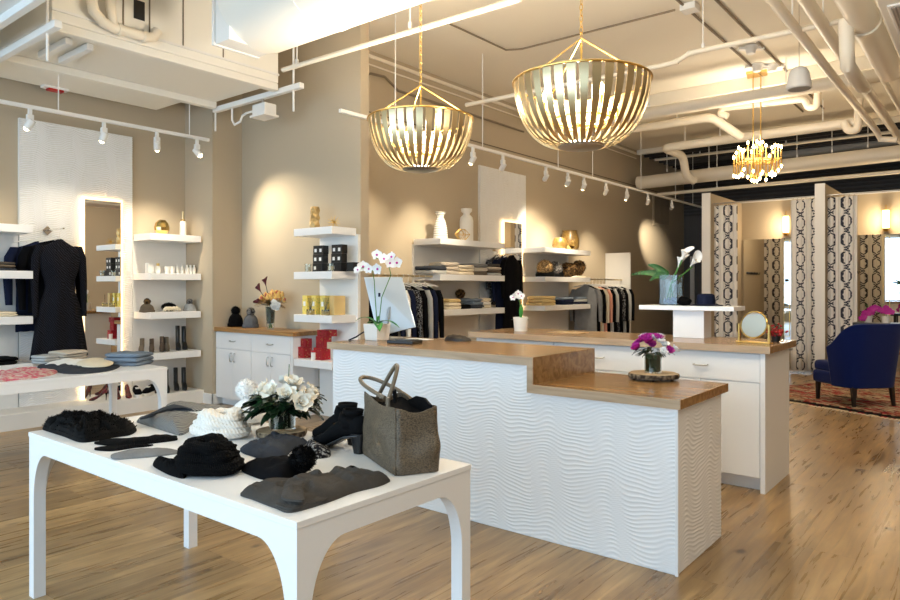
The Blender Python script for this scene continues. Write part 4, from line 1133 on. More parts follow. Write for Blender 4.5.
cowl('white_cowl', 'chunky cream white knitted cowl heaped in the middle of the foreground table', c1[0]-.055, c1[1]+.07, .145, .10, .125, 'white_knit', 1.0, .15, 3)
c2 = (-2.225, 1.355)
cowl('black_cowl', 'chunky black knitted cowl heaped near the front edge of the foreground table', c2[0]-.065, c2[1]+.06, .150, .10, .12, 'black_knit', 2.3, .1, 3,
     [(-2.491, 1.313), (-2.516, 1.327), (-2.449, 1.344), (-2.386, 1.379), (-2.257, 1.304), (-2.32, 1.289), (-2.421, 1.3)])
# white bobble hat lying in two blobs
x, y = (-2.92, 2.008)
t = thing('bobble_hat', 'white knitted hat with big white pompom beside the flower vase, foreground table', 'hat', (x,y,Z))
m = mound([(-2.982, 1.927), (-3.043, 1.985), (-3.053, 2.109), (-2.917, 2.104), (-2.899, 2.101), (-2.867, 2.019), (-2.881, 1.972)], Z, .035, .2, 18, 3, 2, ridge=(.2,(1,0),70)); m.build('ribbed_brim', M['white_knit'], t, smooth=True)
MB().lathe([(.0,0.01),(.082,.012),(.088,.03),(.083,.06),(.068,.09),(.045,.11),(.02,.12),(0,.121)], (x-.005,y+.03,Z+.002), 40, wob=.05).build('knitted_crown', M['white_fluff'], t, smooth=True)
pom((x-.03,y+.03,Z+.165), .054, 'white_fluff', t, 8, 700)
# items right of the black cowl
flat('charcoal_scarf', [(-2.48, 1.689), (-2.474, 1.776), (-2.575, 1.91), (-2.464, 1.909), (-2.349, 1.918), (-2.338, 1.918), (-2.28, 1.792), (-2.206, 1.693), (-2.257, 1.635), (-2.328, 1.639), (-2.413, 1.648)], .034, 'darkgrey', 'charcoal grey scarf crumpled between the vase slice and black pompom hat', 'scarf', amp=.6, sc=16, seed=9, ridge=(.3,(.4,1),40))
flat('tweed_scarf', [(-2.316, 1.9), (-2.279, 1.905), (-2.192, 1.904), (-2.14, 1.88), (-2.089, 1.831), (-2.094, 1.793), (-2.122, 1.77), (-2.231, 1.83)], .035, 'tweed', 'small folded black and white tweed scarf in front of the black ankle boots', 'scarf', seed=10)
x, y = (-2.03, 1.526)
t = thing('pompom_hat', 'flat-lying black knitted hat with black pompom, in front of the charcoal scarf', 'hat', (x,y,Z))
mound([(-2.181, 1.484), (-2.167, 1.512), (-2.156, 1.555), (-2.087, 1.617), (-2.061, 1.691), (-2.023, 1.68), (-1.972, 1.603), (-1.957, 1.546), (-1.944, 1.492), (-1.991, 1.471), (-2.059, 1.464)], Z, .055, .2, 18, 2.2, 11).build('knitted_crown', M['black'], t, smooth=True)
px_ = (-1.94, 1.575, 0.8)
m = MB().ball((px_[0]-.025,px_[1]+.02,Z+.058), .042, 18, nz=.2); fuzz(m, (px_[0]-.025,px_[1]+.02,Z+.058), .042, 1200, .016, 5)
m.build('pompom', M['black_fur'], t, smooth=True)
t0 = (-1.742, 1.402)
t = thing('folded_cardigan', 'charcoal grey cardigan folded on the near corner of the foreground table', 'cardigan', (t0[0],t0[1],Z))
mound([(-1.929, 1.309), (-1.94, 1.353), (-1.906, 1.408), (-1.885, 1.461), (-1.876, 1.539), (-1.844, 1.601), (-1.878, 1.695), (-1.831, 1.709), (-1.784, 1.697), (-1.711, 1.724), (-1.664, 1.73), (-1.656, 1.719), (-1.647, 1.66), (-1.661, 1.557), (-1.649, 1.433), (-1.661, 1.305), (-1.733, 1.299), (-1.855, 1.306)], Z, .036, .5, 15, 3.5, 12, ridge=(.35,(.5,1),24)).build('body_cloth', M['char_knit'], t, smooth=True)
mound([(-1.709, 1.308), (-1.763, 1.348), (-1.841, 1.423), (-1.855, 1.493), (-1.874, 1.581), (-1.813, 1.537), (-1.773, 1.468), (-1.722, 1.403), (-1.643, 1.34), (-1.665, 1.315)], Z+.03, .018, .5, 20, 3, 13).build('folded_sleeve', M['char_knit'], t, smooth=True)
mound([(-1.649, 1.433), (-1.693, 1.442), (-1.707, 1.335), (-1.736, 1.301), (-1.658, 1.303), (-1.652, 1.368)], Z+.01, .014, .3, 20, 3, 14).build('lower_hem', M['char_knit'], t, smooth=True)
mound([(-1.837, 1.698), (-1.809, 1.696), (-1.776, 1.689), (-1.784, 1.688), (-1.8, 1.68)], Z+.026, .012, .3, 20, 3, 15).build('dark_neckline', M['black'], t, smooth=True)

# ---------------------------------------------------------------- shoes and boots
def loft(secs, n=20):
    # secs: list of (center, u-vector half, v-vector half, exponent)
    m = MB(); vs = []; fs = []
    for c, a, b, e in secs:
        c, a, b = Vector(c), Vector(a), Vector(b)
        for i in range(n):
            t = 2*PI*i/n; ct, st = cos(t), sin(t)
            vs.append(c + a*math.copysign(abs(ct)**e, ct) + b*math.copysign(abs(st)**e, st))
    for j in range(len(secs)-1):
        for i in range(n): fs.append((j*n+i, j*n+(i+1) % n, (j+1)*n+(i+1) % n, (j+1)*n+i))
    fs.append(tuple(range(n))); fs.append(tuple((len(secs)-1)*n+i for i in range(n)))
    return m.add(vs, fs)
def boot(label, x, y, z, rz, L=.25, sw=1, H=.14, mt='brownboot', heel=.03, toe=.0, group=None, name='ankle_boot', solem='blackdev', cat='boot'):
    # toe points along +x before rotation; heel at origin side
    t = thing(name, label, cat, (x,y,z), group)
    w = L*.16*(.85 if sw < 1 else 1); hh = heel
    up = loft([((L*.5,0,.012+.02),(.004,0,0),(0,.0,.008),1)]) if False else None
    secs = []
    # sweep from toe back to ankle then up the shaft
    path = [(.49,.016,.014,.10,.010),(.46,.020,.018,.45,.016),(.38,.026,.024,.85,.024),(.25,.036+.05*hh,.030,1.0,.034),(.10,.050+.32*hh,.038,.95,.046)]
    for fx, zc, hz, fw, _ in path: secs.append(((L*fx,0,zc+.0),(0,w*fw,0),(0,0,hz),.85))
    o = MB()
    foot = loft(secs+[((-L*.10,0,.05+.85*hh),(0,w*.8,0),(0,0,.045),.9),((-L*.30,0,.052+hh),(0,w*.72,0),(0,0,.046),.9),((-L*.40,0,.055+hh),(0,w*.4,0),(0,0,.035),.9)])
    sh = loft([((-L*.16,0,.035+hh),(L*.21*sw,0,0),(0,w*.80,0),.9),((-L*.15,0,.07+hh),(L*.24*sw,0,0),(0,w*.85,0),.9),((-L*.17,0,.10+hh),(L*.21*sw,0,0),(0,w*.82,0),.9),
               ((-L*.20,0,H*.8+hh),(L*.20*sw,0,0),(0,w*.84,0),.95),((-L*.21,0,H+hh),(L*.205*sw,0,0),(0,w*.85,0),.95),((-L*.21,0,H+hh),(L*.19*sw,0,0),(0,w*.76,0),.95),((-L*.20,0,H*.8+hh),(L*.18*sw,0,0),(0,w*.72,0),.9)])
    for q in (foot, sh): o.add(q.v, q.f)
    b = o.build('boot_upper', M[mt]); b.parent = t
    for p in b.data.polygons: p.use_smooth = True
    so = loft([((L*.495,0,.004),(0,w*.15,0),(0,0,.004),.8),((L*.46,0,.005),(0,w*.5,0),(0,0,.005),.8),((L*.38,0,.005),(0,w*.85,0),(0,0,.005),.8),((L*.25,0,.006),(0,w*1.0,0),(0,0,.006),.8),((L*.10,0,.014+.22*hh),(0,w*.9,0),(0,0,.008),.8),((-L*.12,0,.012+.8*hh),(0,w*.75,0),(0,0,.008),.8),((-L*.34,0,.012+hh),(0,w*.6,0),(0,0,.008),.8)]).build('sole', M[solem]); so.parent = t
    hl = loft([((-L*.31,0,0),(L*.065,0,0),(0,w*.45,0),.8),((-L*.29,0,hh+.02),(L*.11,0,0),(0,w*.62,0),.8)]).build('heel', M[solem]); hl.parent = t
    t.rotation_euler = (0,0,rz)
    return t
def heel_shoe(label, x, y, z, rz, mt, group, L=.2):
    t = thing('high_heel_shoe', label, 'shoe', (x,y,z), group)
    secs = [((L*.52,0,.008),(0,.006,0),(0,0,.006),1),((L*.42,0,.014),(0,.026,0),(0,0,.014),.9),((L*.28,0,.02),(0,.036,0),(0,0,.02),.9),((L*.1,0,.035),(0,.032,0),(0,0,.016),.9),
            ((-L*.1,0,.065),(0,.026,0),(0,0,.016),.9),((-L*.3,0,.10),(0,.027,0),(0,0,.025),.9),((-L*.42,0,.115),(0,.02,0),(0,0,.03),.9)]
    o = loft(secs).build('shoe_upper', M[mt], smooth=True); o.parent = t
    o = MB().tube([(-L*.36,0,.10),(-L*.38,0,.05),(-L*.37,0,0)], [.014,.007,.005], 8).build('stiletto_heel', M['blackgloss'], smooth=True); o.parent = t
    t.rotation_euler = (0,0,rz)
    return t
def sneaker(label, x, y, z, rz, group):
    t = thing('sneaker', label, 'shoe', (x,y,z), group); L = .26
    o = loft([((L*.48,0,.04),(0,.02,0),(0,0,.015),.9),((L*.36,0,.045),(0,.042,0),(0,0,.026),.9),((L*.15,0,.055),(0,.043,0),(0,0,.036),.9),((-L*.1,0,.065),(0,.036,0),(0,0,.045),.9),((-L*.35,0,.068),(0,.034,0),(0,0,.05),.9),((-L*.45,0,.065),(0,.02,0),(0,0,.04),.9)]).build('shoe_upper', M['black'], smooth=True); o.parent = t
    n = 24
    o = MB().prism([(L*.02+L*.5*cos(2*PI*i/n), .046*sin(2*PI*i/n)*(1+.1*cos(2*PI*i/n))) for i in range(n)], 0, .032).build('rubber_sole', M['sole']); o.parent = t
    o = MB().box(-.01,-.02,.09,.05,.02,.102).build('laces', M['sole']); o.parent = t
    t.rotation_euler = (0,0,rz); return t
b1 = (-2.266, 2.004); b2 = (-2.136, 1.944)
boot('black suede heeled ankle boot on the foreground table, further of the pair', b1[0]-.01, b1[1]+.035, Z, PI+.0, L=.32, sw=.72, H=.115, mt='suede', heel=.06, group='black ankle boots by the bag')
boot('black suede heeled ankle boot beside the snakeskin bag, nearer of the pair', b2[0]-.005, b2[1]-.005, Z, PI+.08, L=.32, sw=.72, H=.115, mt='suede', heel=.062, group='black ankle boots by the bag')

# ---------------------------------------------------------------- snakeskin tote
def tote():
    A = Vector((*(-2.04, 1.955), 0)); B = Vector((*(-1.687, 1.784), 0)); Cc = Vector((*(-1.601, 1.939), 0))
    D = A+(Cc-B)
    ctr = (A+Cc)/2
    t = thing('tote_bag', 'large taupe snakeskin leather tote with looped handles on the foreground table', 'bag', (ctr.x,ctr.y,Z))
    base = [A,B,Cc,D]; H = .225
    m = MB(); n = 64; rows = 18; vs = []; fs = []
    def edge(q, v, inner=0):
        q = q % 4; i = int(q); f = q-i
        def pe(qq):
            qq %= 4; ii = int(qq); return base[ii].lerp(base[(ii+1) % 4], qq-ii)
        p = (pe(q-.09)+pe(q)*1.2+pe(q+.09))/3.2
        c = ctr
        # rounding of corners
        k = 1-.05*abs(sin(PI*f))*0
        d = p-c
        taper = (1-.04*v) - .05*sin(PI*min(v,1))*.6
        # gusset sides (A-B and C-D) pinch inwards towards the top
        if i in (0,2): d *= 1-.10*sin(PI*f)*v**1.5
        nz = noise.noise(Vector((p.x*9, p.y*9, v*3.1)))*.030*sin(PI*min(1,v*1.05)+.15)
        d = d*(taper-inner) + d.normalized()*(nz + .010*sin(PI*v))
        # sagging rim: high at the corners, low between
        top = H*(1+(.09*cos(PI*f)**2-.03)*1.0 + (.06 if i == 0 else 0)*(1-f) - .0)
        z = Z+.002+top*v
        return c+d+Vector((0,0,z))
    for j in range(rows+1):
        v = j/rows
        for i in range(n): vs.append(edge(4*i/n, v))
    for j in range(rows+1):
        v = 1-j/rows*.8
        for i in range(n): vs.append(edge(4*i/n, v, .035))
    R = 2*rows+2
    for j in range(R-1):
        for i in range(n): fs.append((j*n+i, j*n+(i+1) % n, (j+1)*n+(i+1) % n, (j+1)*n+i))
    fs.append(tuple(range(n)))
    m.add(vs, fs).build('leather_body', M['tote'], t, smooth=True, sharp=70)
    # black lining, pulled up at the far right corner
    g = MB(); vs = []
    for i in range(n):
        p = edge(4*i/n, .93, .06); vs.append(p)
    c0 = sum((Vector(v) for v in vs), Vector())/n-Vector((0,0,.05))
    g.add(vs+[c0], [(i,(i+1) % n,n) for i in range(n)]).build('dark_lining', M['black'], t, smooth=True)
    e0, e1, e2 = edge(2.35,1,.02), edge(1.85,1.0,.02), edge(2.9,1.0,.02)
    q = [e1+Vector((0,0,-.03)), e0+Vector((0,0,-.02)), e2+Vector((0,0,-.03)), e2*.3+e0*.7+Vector((0,0,.022)), e1*.35+e0*.65+Vector((0,0,.030)), e1+Vector((0,0,.010))]
    MB().add([v for v in q]+[v+(ctr-v)*Vector((.08,.08,0)) for v in q], [(0,1,2,3,4,5),(11,10,9,8,7,6)]+[(i,(i+1) % 6,6+(i+1) % 6,6+i) for i in range(6)]).build('lining_flap', M['suede'], t, smooth=True)
    MB().tube([B, B+Vector((0,0,.001))], .001, 4) 
    MB().tube([edge(1.0,v/8)+ (edge(1.0,v/8)-ctr-Vector((0,0,Z))).normalized()*.001 for v in range(0,9)], .003, 6).build('corner_seam', M['tote'], t, smooth=True)
    # two handles
    def handle(p0, p1, p2, p3, nm):
        P_ = [Vector(p) for p in (p0,p1,p2,p3)]
        pts = []
        for k in range(25):
            s = k/24
            pts.append(P_[0]*(1-s)**3+P_[1]*3*s*(1-s)**2+P_[2]*3*s*s*(1-s)+P_[3]*s**3)
        MB().tube(pts, .0085, 10).build(nm, M['tote_plain'], t, smooth=True)
    return t, handle
M['tote_plain'] = mat('taupe_leather', (112,98,80), .45)
t, handle = tote()
# handle points are set on the bag's rim
handle((-2.042, 2.02, 0.941), (-1.927, 2.02, 1.121), (-1.816, 2.0, 1.249), (-1.82, 1.88, 1.004), 'handle')
handle((-1.879, 1.93, 1.015), (-2.248, 2.0, 1.081), (-2.123, 2.1, 1.099), (-1.891, 2.12, 0.973), 'handle')
MB().obox((-1.759, 1.86, 1.043), (.012,.02,.05), .4, .3).build('dark_tag', M['suede'], t, bevel=.004)
for q in ((-2.001, 1.98, 0.939), (-1.795, 1.86, 1.01)): MB().obox(q, (.03,.012,.05), -.6).build('handle_patch', M['tote_plain'], t, bevel=.004)

# ================================================================ FLOWERS
def petal_grid(m, c, d, up, L, w, cup=.3, n=4):
    c = Vector(c); d = Vector(d).normalized(); up = Vector(up); up = (up-d*up.dot(d)).normalized(); s = d.cross(up)
    vs = []; fs = []
    for j in range(n+1):
        v = j/n; ww = w*math.sin(PI*min(.96, .18+.78*v))**.7
        for i in range(3):
            u = i-1
            vs.append(c + d*L*v + s*ww*u + up*(cup*L*(v*v) + .25*w*abs(u)))
    for j in range(n):
        for i in range(2): fs.append((j*3+i, j*3+i+1, (j+1)*3+i+1, (j+1)*3+i))
    m.add(vs, fs)
def bloom(m, c, axis, r, seed=0, layers=((5,.25,.55),(6,.6,.8),(7,1.1,1.0)), pw=.55):
    c = Vector(c); ax = Vector(axis).normalized(); u = ax.orthogonal().normalized(); v = ax.cross(u); rnd = random.Random(seed)
    for k, tilt, sc in layers:
        for i in range(k):
            a = 2*PI*i/k + rnd.uniform(-.2,.2)+tilt*3
            rad = u*cos(a)+v*sin(a)
            d = ax*cos(tilt)+rad*sin(tilt)
            petal_grid(m, c, d, ax*sin(tilt)*1.0 - rad*cos(tilt), r*sc, r*pw, .2)
def leaf(m, c, d, L, w, droop=.4, up=(0,0,1)):
    c = Vector(c); d = Vector(d).normalized(); s = d.cross(Vector(up))
    if s.length < .01: s = d.orthogonal()
    s.normalize(); n2 = s.cross(d); vs = []; fs = []; n = 6
    for j in range(n+1):
        v = j/n; ww = w*sin(PI*min(.98, .08+.9*v))**.8
        for i in range(3):
            u = i-1; vs.append(c+d*L*v+s*ww*u+n2*(.3*w*abs(u))-Vector((0,0,1))*droop*L*v*v)
    for j in range(n):
        for i in range(2): fs.append((j*3+i, j*3+i+1, (j+1)*3+i+1, (j+1)*3+i))
    m.add(vs, fs)
def wood_slice(label, x, y, z, r, h, feet=False):
    t = thing('wood_slice', label, 'wood slice', (x,y,z)); z0 = z
    if feet:
        for k in range(4): MB().lathe([(.0,0),(.010,.0),(.013,.006),(.010,.012),(0,.012)], (x+r*.75*cos(k*PI/2+.4), y+r*.75*sin(k*PI/2+.4), z), 10).build('foot', M['darkwood'], t, smooth=True)
        z0 = z+.012
    m = MB(); n = 48
    rr = [r*(1+.03*sin(3*2*PI*i/n+1)+.02*sin(7*2*PI*i/n)) for i in range(n)]
    vs = [(x+rr[i]*cos(2*PI*i/n)*f, y+rr[i]*sin(2*PI*i/n)*f, z0+zz) for f, zz in ((.97,0),(1.0,h*.3),(1.0,h*.8),(.97,h*.98)) for i in range(n)]
    fs = [(j*n+i, j*n+(i+1) % n, (j+1)*n+(i+1) % n, (j+1)*n+i) for j in range(3) for i in range(n)]+[tuple(range(n))]
    m.add(vs, fs).build('bark_edge', M['bark'], t, smooth=True)
    MB().prism([(x+rr[i]*.965*cos(2*PI*i/n), y+rr[i]*.965*sin(2*PI*i/n)) for i in range(n)], z0+h*.9, z0+h).build('cut_face', M['slice'], t)
    return t, z0+h
def glass_cyl(t, x, y, z, r, h, fill='darkglass', fillh=.93, nm='glass_vase'):
    MB().lathe([(0,0),(r,0),(r,h),(r-.003,h),(r-.003,.008),(0,.008)], (x,y,z), 36).build(nm, M['glass'], t, smooth=True)
    if fill: MB().lathe([(0,.010),(r-.005,.010),(r-.005,h*fillh),(0,h*fillh)], (x,y,z), 36).build('leaf_lining', M[fill], t, smooth=True)
# rose arrangement, foreground table
x, y = (-2.577, 1.951); y += .02
s, zt = wood_slice('round bark-edged wood slice under the rose vase, foreground table', x, y, Z, .115, .025)
t = thing('rose_vase', 'glass cylinder vase lined with dark leaves holding cream white roses, foreground table', 'vase', (x,y,zt+.0005))
glass_cyl(t, x, y, zt+.0005, .060, .125)
rnd = random.Random(11)
zc = zt+.125
spots_ = []
fl = [(-.115,.0,.07),(-.06,-.06,.10),(.0,-.07,.10),(.03,.02,.13),(-.04,.05,.125),(.065,-.04,.085),(.10,.03,.07),(-.12,-.05,.05),(.13,-.02,.05),(-.07,.09,.07),(.06,.09,.08)]
for k, (a, b, c) in enumerate(fl):
    m = MB(); bloom(m, (x+a*1.05+.02,y+b,zc+c*.85-.03), (a*1.6,b*1.6-.04,.12), .050, k, ((3,.3,.55),(5,.85,.9),(6,1.3,1.1)), .46); m.build('rose_bloom', M['petal'], t, smooth=True, sharp=180)
m = MB()
for k in range(150):
    a = rnd.uniform(0,2*PI); el = rnd.uniform(-.35,.9); rr = rnd.uniform(.05,.125)
    leaf(m, (x+.01+rr*cos(a), y+rr*sin(a), zc-.02+rnd.uniform(-.03,.05)), (cos(a), sin(a), el), rnd.uniform(.06,.095), rnd.uniform(.018,.026), .35)
m.build('dark_leaves', M['leafd'], t, smooth=True, sharp=180)
m = MB()
for k in range(40):
    a = rnd.uniform(0,2*PI); rr = rnd.uniform(.05,.11)
    leaf(m, (x+rr*cos(a), y+rr*sin(a), zc+rnd.uniform(-.02,.05)), (cos(a), sin(a), .5), rnd.uniform(.03,.05), .012, .5)
m.tube([(x,y,zc),(x+.01,y+.03,zc+.12),(x+.0,y+.04,zc+.17)], .002, 5)
m.build('green_sprigs', M['leaf'], t, smooth=True, sharp=180)
# magenta arrangement on the low counter
x, y = (-1.647, 3.991); y += .03
s, zt = wood_slice('round bark-edged wood slice on small feet, low end of the sales counter', x, y, .8885, .148, .028, True)
t = thing('flower_vase', 'small glass vase of magenta and white blooms on the sales counter', 'vase', (x,y,zt+.0005))
glass_cyl(t, x, y, zt+.0005, .050, .115)
zc = zt+.14
for k in range(26):
    a = rnd.uniform(0,2*PI); rr = .115*math.sqrt(rnd.random()); c = .085*(1-(rr/.12)**2)+rnd.uniform(-.01,.01)
    m = MB(); bloom(m, (x+rr*1.1*cos(a), y+rr*sin(a), zc+c-.01), (rr*cos(a)*9, rr*sin(a)*9, 1), .037, k)
    m.build('magenta_bloom' if k % 5 in (0,2,4) else 'white_bloom', M['magenta' if k % 5 in (0,2,4) else 'petalw'], t, smooth=True, sharp=180)
m = MB()
for k in range(40):
    a = rnd.uniform(0,2*PI); rr = rnd.uniform(.02,.07)
    leaf(m, (x+rr*cos(a), y+rr*sin(a), zc-.02+rnd.uniform(-.01,.03)), (cos(a), sin(a), .1), rnd.uniform(.05,.075), .012, .5)
m.build('dark_leaves', M['leafd'], t, smooth=True, sharp=180)

def orchid_flower(m, mc, c, facing, r, seed=0):
    c = Vector(c); ax = Vector(facing).normalized(); u = Vector((0,0,1)); u = (u-ax*u.dot(ax)).normalized(); v = ax.cross(u)
    for k in range(5):
        a = 2*PI*k/5+PI/2*0
        rad = u*cos(a)+v*sin(a)
        petal_grid(m, c, rad+ax*.1, ax, r, r*(.62 if k in (1,4) else .42), .1)
    mc.ball(c+ax*.006, r*.2, 8)
def orchid(label, x, y, z, pot, stems, flowers, petm='petalw', potm='ceramic', leafn=5, r=.035, facing=(.6,-.8,0), leafL=.2):
    t = thing('orchid', label, 'potted plant', (x,y,z))
    pot(t, x, y, z)
    m = MB()
    for s in stems: m.tube(s, .0035, 6)
    m.build('stem', M['stem'], t, smooth=True)
    for k, f in enumerate(flowers):
        a_, b_ = MB(), MB()
        orchid_flower(a_, b_, f, Vector(facing)+Vector((sin(k*2.1)*.35, cos(k*1.7)*.3, sin(k)*.25)), r*(1+.15*sin(k*3)), k)
        fl_ = a_.build('orchid_bloom', M[petm], t, smooth=True, sharp=180); b_.build('bloom_centre', M['magenta'], fl_, smooth=True)
    return t
# white orchid by the computer
x, y = (-3.89, 3.893); y = 3.72; x = -3.706
def pot_sq(t, x, y, z):
    w = .075
    MB().add([(x+sx*w*k, y+sy*w*k, z+zz) for zz, k in ((0,.86),(.125,1.0)) for sx, sy in ((-1,-1),(1,-1),(1,1),(-1,1))], [(0,3,2,1),(0,1,5,4),(1,2,6,5),(2,3,7,6),(3,0,4,7),(4,5,6,7)]).build('square_pot', M['ceramic'], t, bevel=.004)
zc = 1.0455+.125
t = orchid('white orchid in a square white pot in front of the computer', x, y, 1.0455, pot_sq,
    [[(x,y,zc),(x-.02,y,zc+.2),(x-.03,y,zc+.33),(-3.74, 3.7, 1.595),(-3.873, 3.68, 1.597)], [(x+.02,y,zc),(x+.05,y,zc+.2),(-3.559, 3.72, 1.54),(-3.571, 3.7, 1.637),(-3.657, 3.66, 1.668)]],
    [(-3.686, 3.7, 1.693), (-3.573, 3.66, 1.658), (-3.53, 3.7, 1.673), (-3.497, 3.72, 1.629), (-3.493, 3.64, 1.626), (-3.656, 3.68, 1.586), (-3.732, 3.66, 1.587), (-3.838, 3.7, 1.605), (-3.862, 3.67, 1.581)], r=.043, facing=(.4,-.85,.1))
m = MB()
for d, L, w in (((-1,-.2,.9),.27,.022),((-.9,.3,.5),.22,.018),((1,.1,.6),.25,.024),((.75,-.6,.35),.19,.034),((-.5,-.3,.8),.12,.02),((-.1,.4,1.4),.16,.012)):
    leaf(m, (x,y,zc-.005), d, L, w, .6)
m.build('strap_leaves', M['leafbright'], t, smooth=True, sharp=180)
MB().obox((x+.035,y-.01,zc+.22),(.014,.01,.03)).build('stem_clip', M['navyf'], t)
# small white orchid on the back counter
y = 5.45; x = -3.523
def pot_rd(t, x, y, z):
    MB().lathe([(0,0),(.062,0),(.074,.13),(.069,.13),(.06,.115),(0,.115)], (x,y,z), 28).build('round_pot', M['ceramic'], t, smooth=True)
t = orchid('small white orchid in a round white pot on the back counter', x, y, 1.0355, pot_rd, [[(x,y,1.15),(x-.01,y,1.28),(x-.03,y,1.37)]], [(x-.055,y,1.37),(x-.02,y-.02,1.385),(x-.08,y-.01,1.35),(x+.0,y,1.365)], r=.036)
m = MB()
for d, L, w in (((-1,-.3,.3),.10,.016),((1,.0,.3),.09,.016),((-.1,.2,1),.22,.02),((.1,-.1,1),.18,.018)): leaf(m, (x,y,1.14), d, L, w, .3)
m.build('leaves', M['leafbright'], t, smooth=True, sharp=180)

# ================================================================ THINGS ON THE COUNTERS
# all-in-one computer seen from behind
y0 = 3.93
c = (-3.76, 3.93, 1.323)
t = thing('desktop_computer', 'silver all-in-one desktop computer seen from behind on the sales counter', 'computer', (c[0],y0,1.0455))
scr = MB(); w, h = .27, .20
A = [(-3.993, 3.86, 1.531), (-3.753, 4.05, 1.531), (-3.575, 4.02, 1.136), (-3.815, 3.84, 1.064)]
A = [Vector(a) for a in A]
nrm = (A[1]-A[0]).cross(A[3]-A[0]).normalized()
if nrm.y < 0: nrm = -nrm
MB().add(A+[a+nrm*.012 for a in A], [(0,1,2,3),(7,6,5,4),(0,4,5,1),(1,5,6,2),(2,6,7,3),(3,7,4,0)]).build('aluminium_back', M['monitor'], t, bevel=.004)
MB().add([a+nrm*.0125 for a in A]+[a+nrm*.014 for a in A], [(0,1,2,3),(7,6,5,4),(0,4,5,1),(1,5,6,2),(2,6,7,3),(3,7,4,0)]).build('screen', M['screen'], t)
cc = (A[0]+A[1]+A[2]+A[3])/4
MB().tube([cc-nrm*.004+Vector((0,0,-.03)), cc-nrm*.03+Vector((0,-.02,-.12)), Vector((cc.x,cc.y-.05,1.052))], .018, 4).build('stand', M['monitor'], t)
MB().obox((cc.x,cc.y-.03,1.0505),(.2,.16,.01)).build('stand_foot', M['monitor'], t, bevel=.003)
t = thing('card_terminal', 'flat black card terminal in front of the computer on the sales counter', 'terminal', (-3.389,3.658,1.0455))
q = (-3.329, 3.593, 1.05)
MB().obox((q[0],q[1]+.03,1.058),(.22,.14,.024),.15).build('housing', M['blackdev'], t, bevel=.006)
MB().obox((q[0]+.02,q[1]+.03,1.072),(.14,.09,.006),.15).build('display', M['blackgloss'], t)
tag(MB().tube([(-3.8, 3.519, 1.053), (-3.985, 3.765, 1.053), (-4.215, 4.052, 1.06), (-4.467, 4.369, 1.06), (-4.21, 4.189, 1.053)], .006, 8).build('power_cable', M['navyf'], smooth=True, at=(-4,3.8,1.05)), 'dark cable curling left of the square orchid pot', 'cable')
flat('black_clutch', [(-3.28,4.12),(-3.30,4.04),(-3.24,4.0),(-3.14,4.0),(-3.08,4.06),(-3.12,4.12)], .04, 'blackdev', 'soft black pouch lying at the rear edge of the sales counter', 'pouch', z=1.0457)
q = (-3.5,3.98)
tag(MB().obox((q[0],q[1],1.0475),(.2,.09,.003),.1).build('paper_pad', M['paper'], at=(q[0],q[1],1.0455)), 'white paper pad beside the black pouch on the sales counter', 'paper')
# back counter: glass tray, round mirror, berries, pedestal
q = (-3.05, 6.199, 1.036)
tag(MB().obox((q[0],5.5,1.0385),(.30,.22,.005)).build('tray', M['slice'], at=(q[0],5.5,1.0355)), 'thin pale wooden tray on the back counter right of the small orchid', 'tray')
yb = 5.35; xb = -1.418
t = thing('table_mirror', 'round brass-framed table mirror standing near the right end of the back counter', 'mirror', (xb,yb,1.0355))
zc = 1.0355+.135; R = .098
nf = Vector((-.22,-.97,.0)).normalized(); tl = Vector((nf.x*.97,nf.y*.97,.22)).normalized()
ux = Vector((-nf.y,nf.x,0)).normalized(); uz = ux.cross(tl)
if uz.z < 0: uz = -uz
cc = Vector((xb,yb,zc))
MB().tube([cc+ux*R*cos(2*PI*k/40)+uz*R*sin(2*PI*k/40) for k in range(40)], .007, 8, closed=True).build('ring_frame', M['gold'], t, smooth=True)
m = MB(); m.tube([cc-tl*.003, cc+tl*.003], R-.003, 40); m.build('mirror_glass', M['mirror'], t)
for s_ in (-1,1): MB().obox((cc+ux*s_*(R+.016))-Vector((0,0,.065)), (.014,.02,.14), math.atan2(ux.y,ux.x)).build('upright', M['brass'], t, bevel=.002)
MB().obox((xb,yb,1.0425),(.26,.05,.012),math.atan2(ux.y,ux.x)).build('base_bar', M['brass'], t, bevel=.002)
yb = 5.6; xb = -1.326
t = thing('berry_pot', 'sprig of red berries in a little pot behind the round table mirror', 'flowers', (xb,yb,1.0355))
MB().lathe([(0,0),(.03,0),(.034,.05),(0,.05)], (xb,yb,1.0355), 16).build('small_pot', M['blackdev'], t, smooth=True)
m = MB(); g = MB()
for k in range(60):
    d = Vector((rnd.uniform(-1,1),rnd.uniform(-1,1),rnd.uniform(.1,1.2))).normalized(); L_ = rnd.uniform(.03,.10)
    p = Vector((xb,yb,1.075))+d*L_; m.ball(p, .008, 6)
    if k % 3 == 0: g.tube([(xb,yb,1.07), p], .0015, 4)
m.build('berries', M['berry'], t, smooth=True)['kind'] = 'stuff'; g.build('twigs', M['leafd'], t)
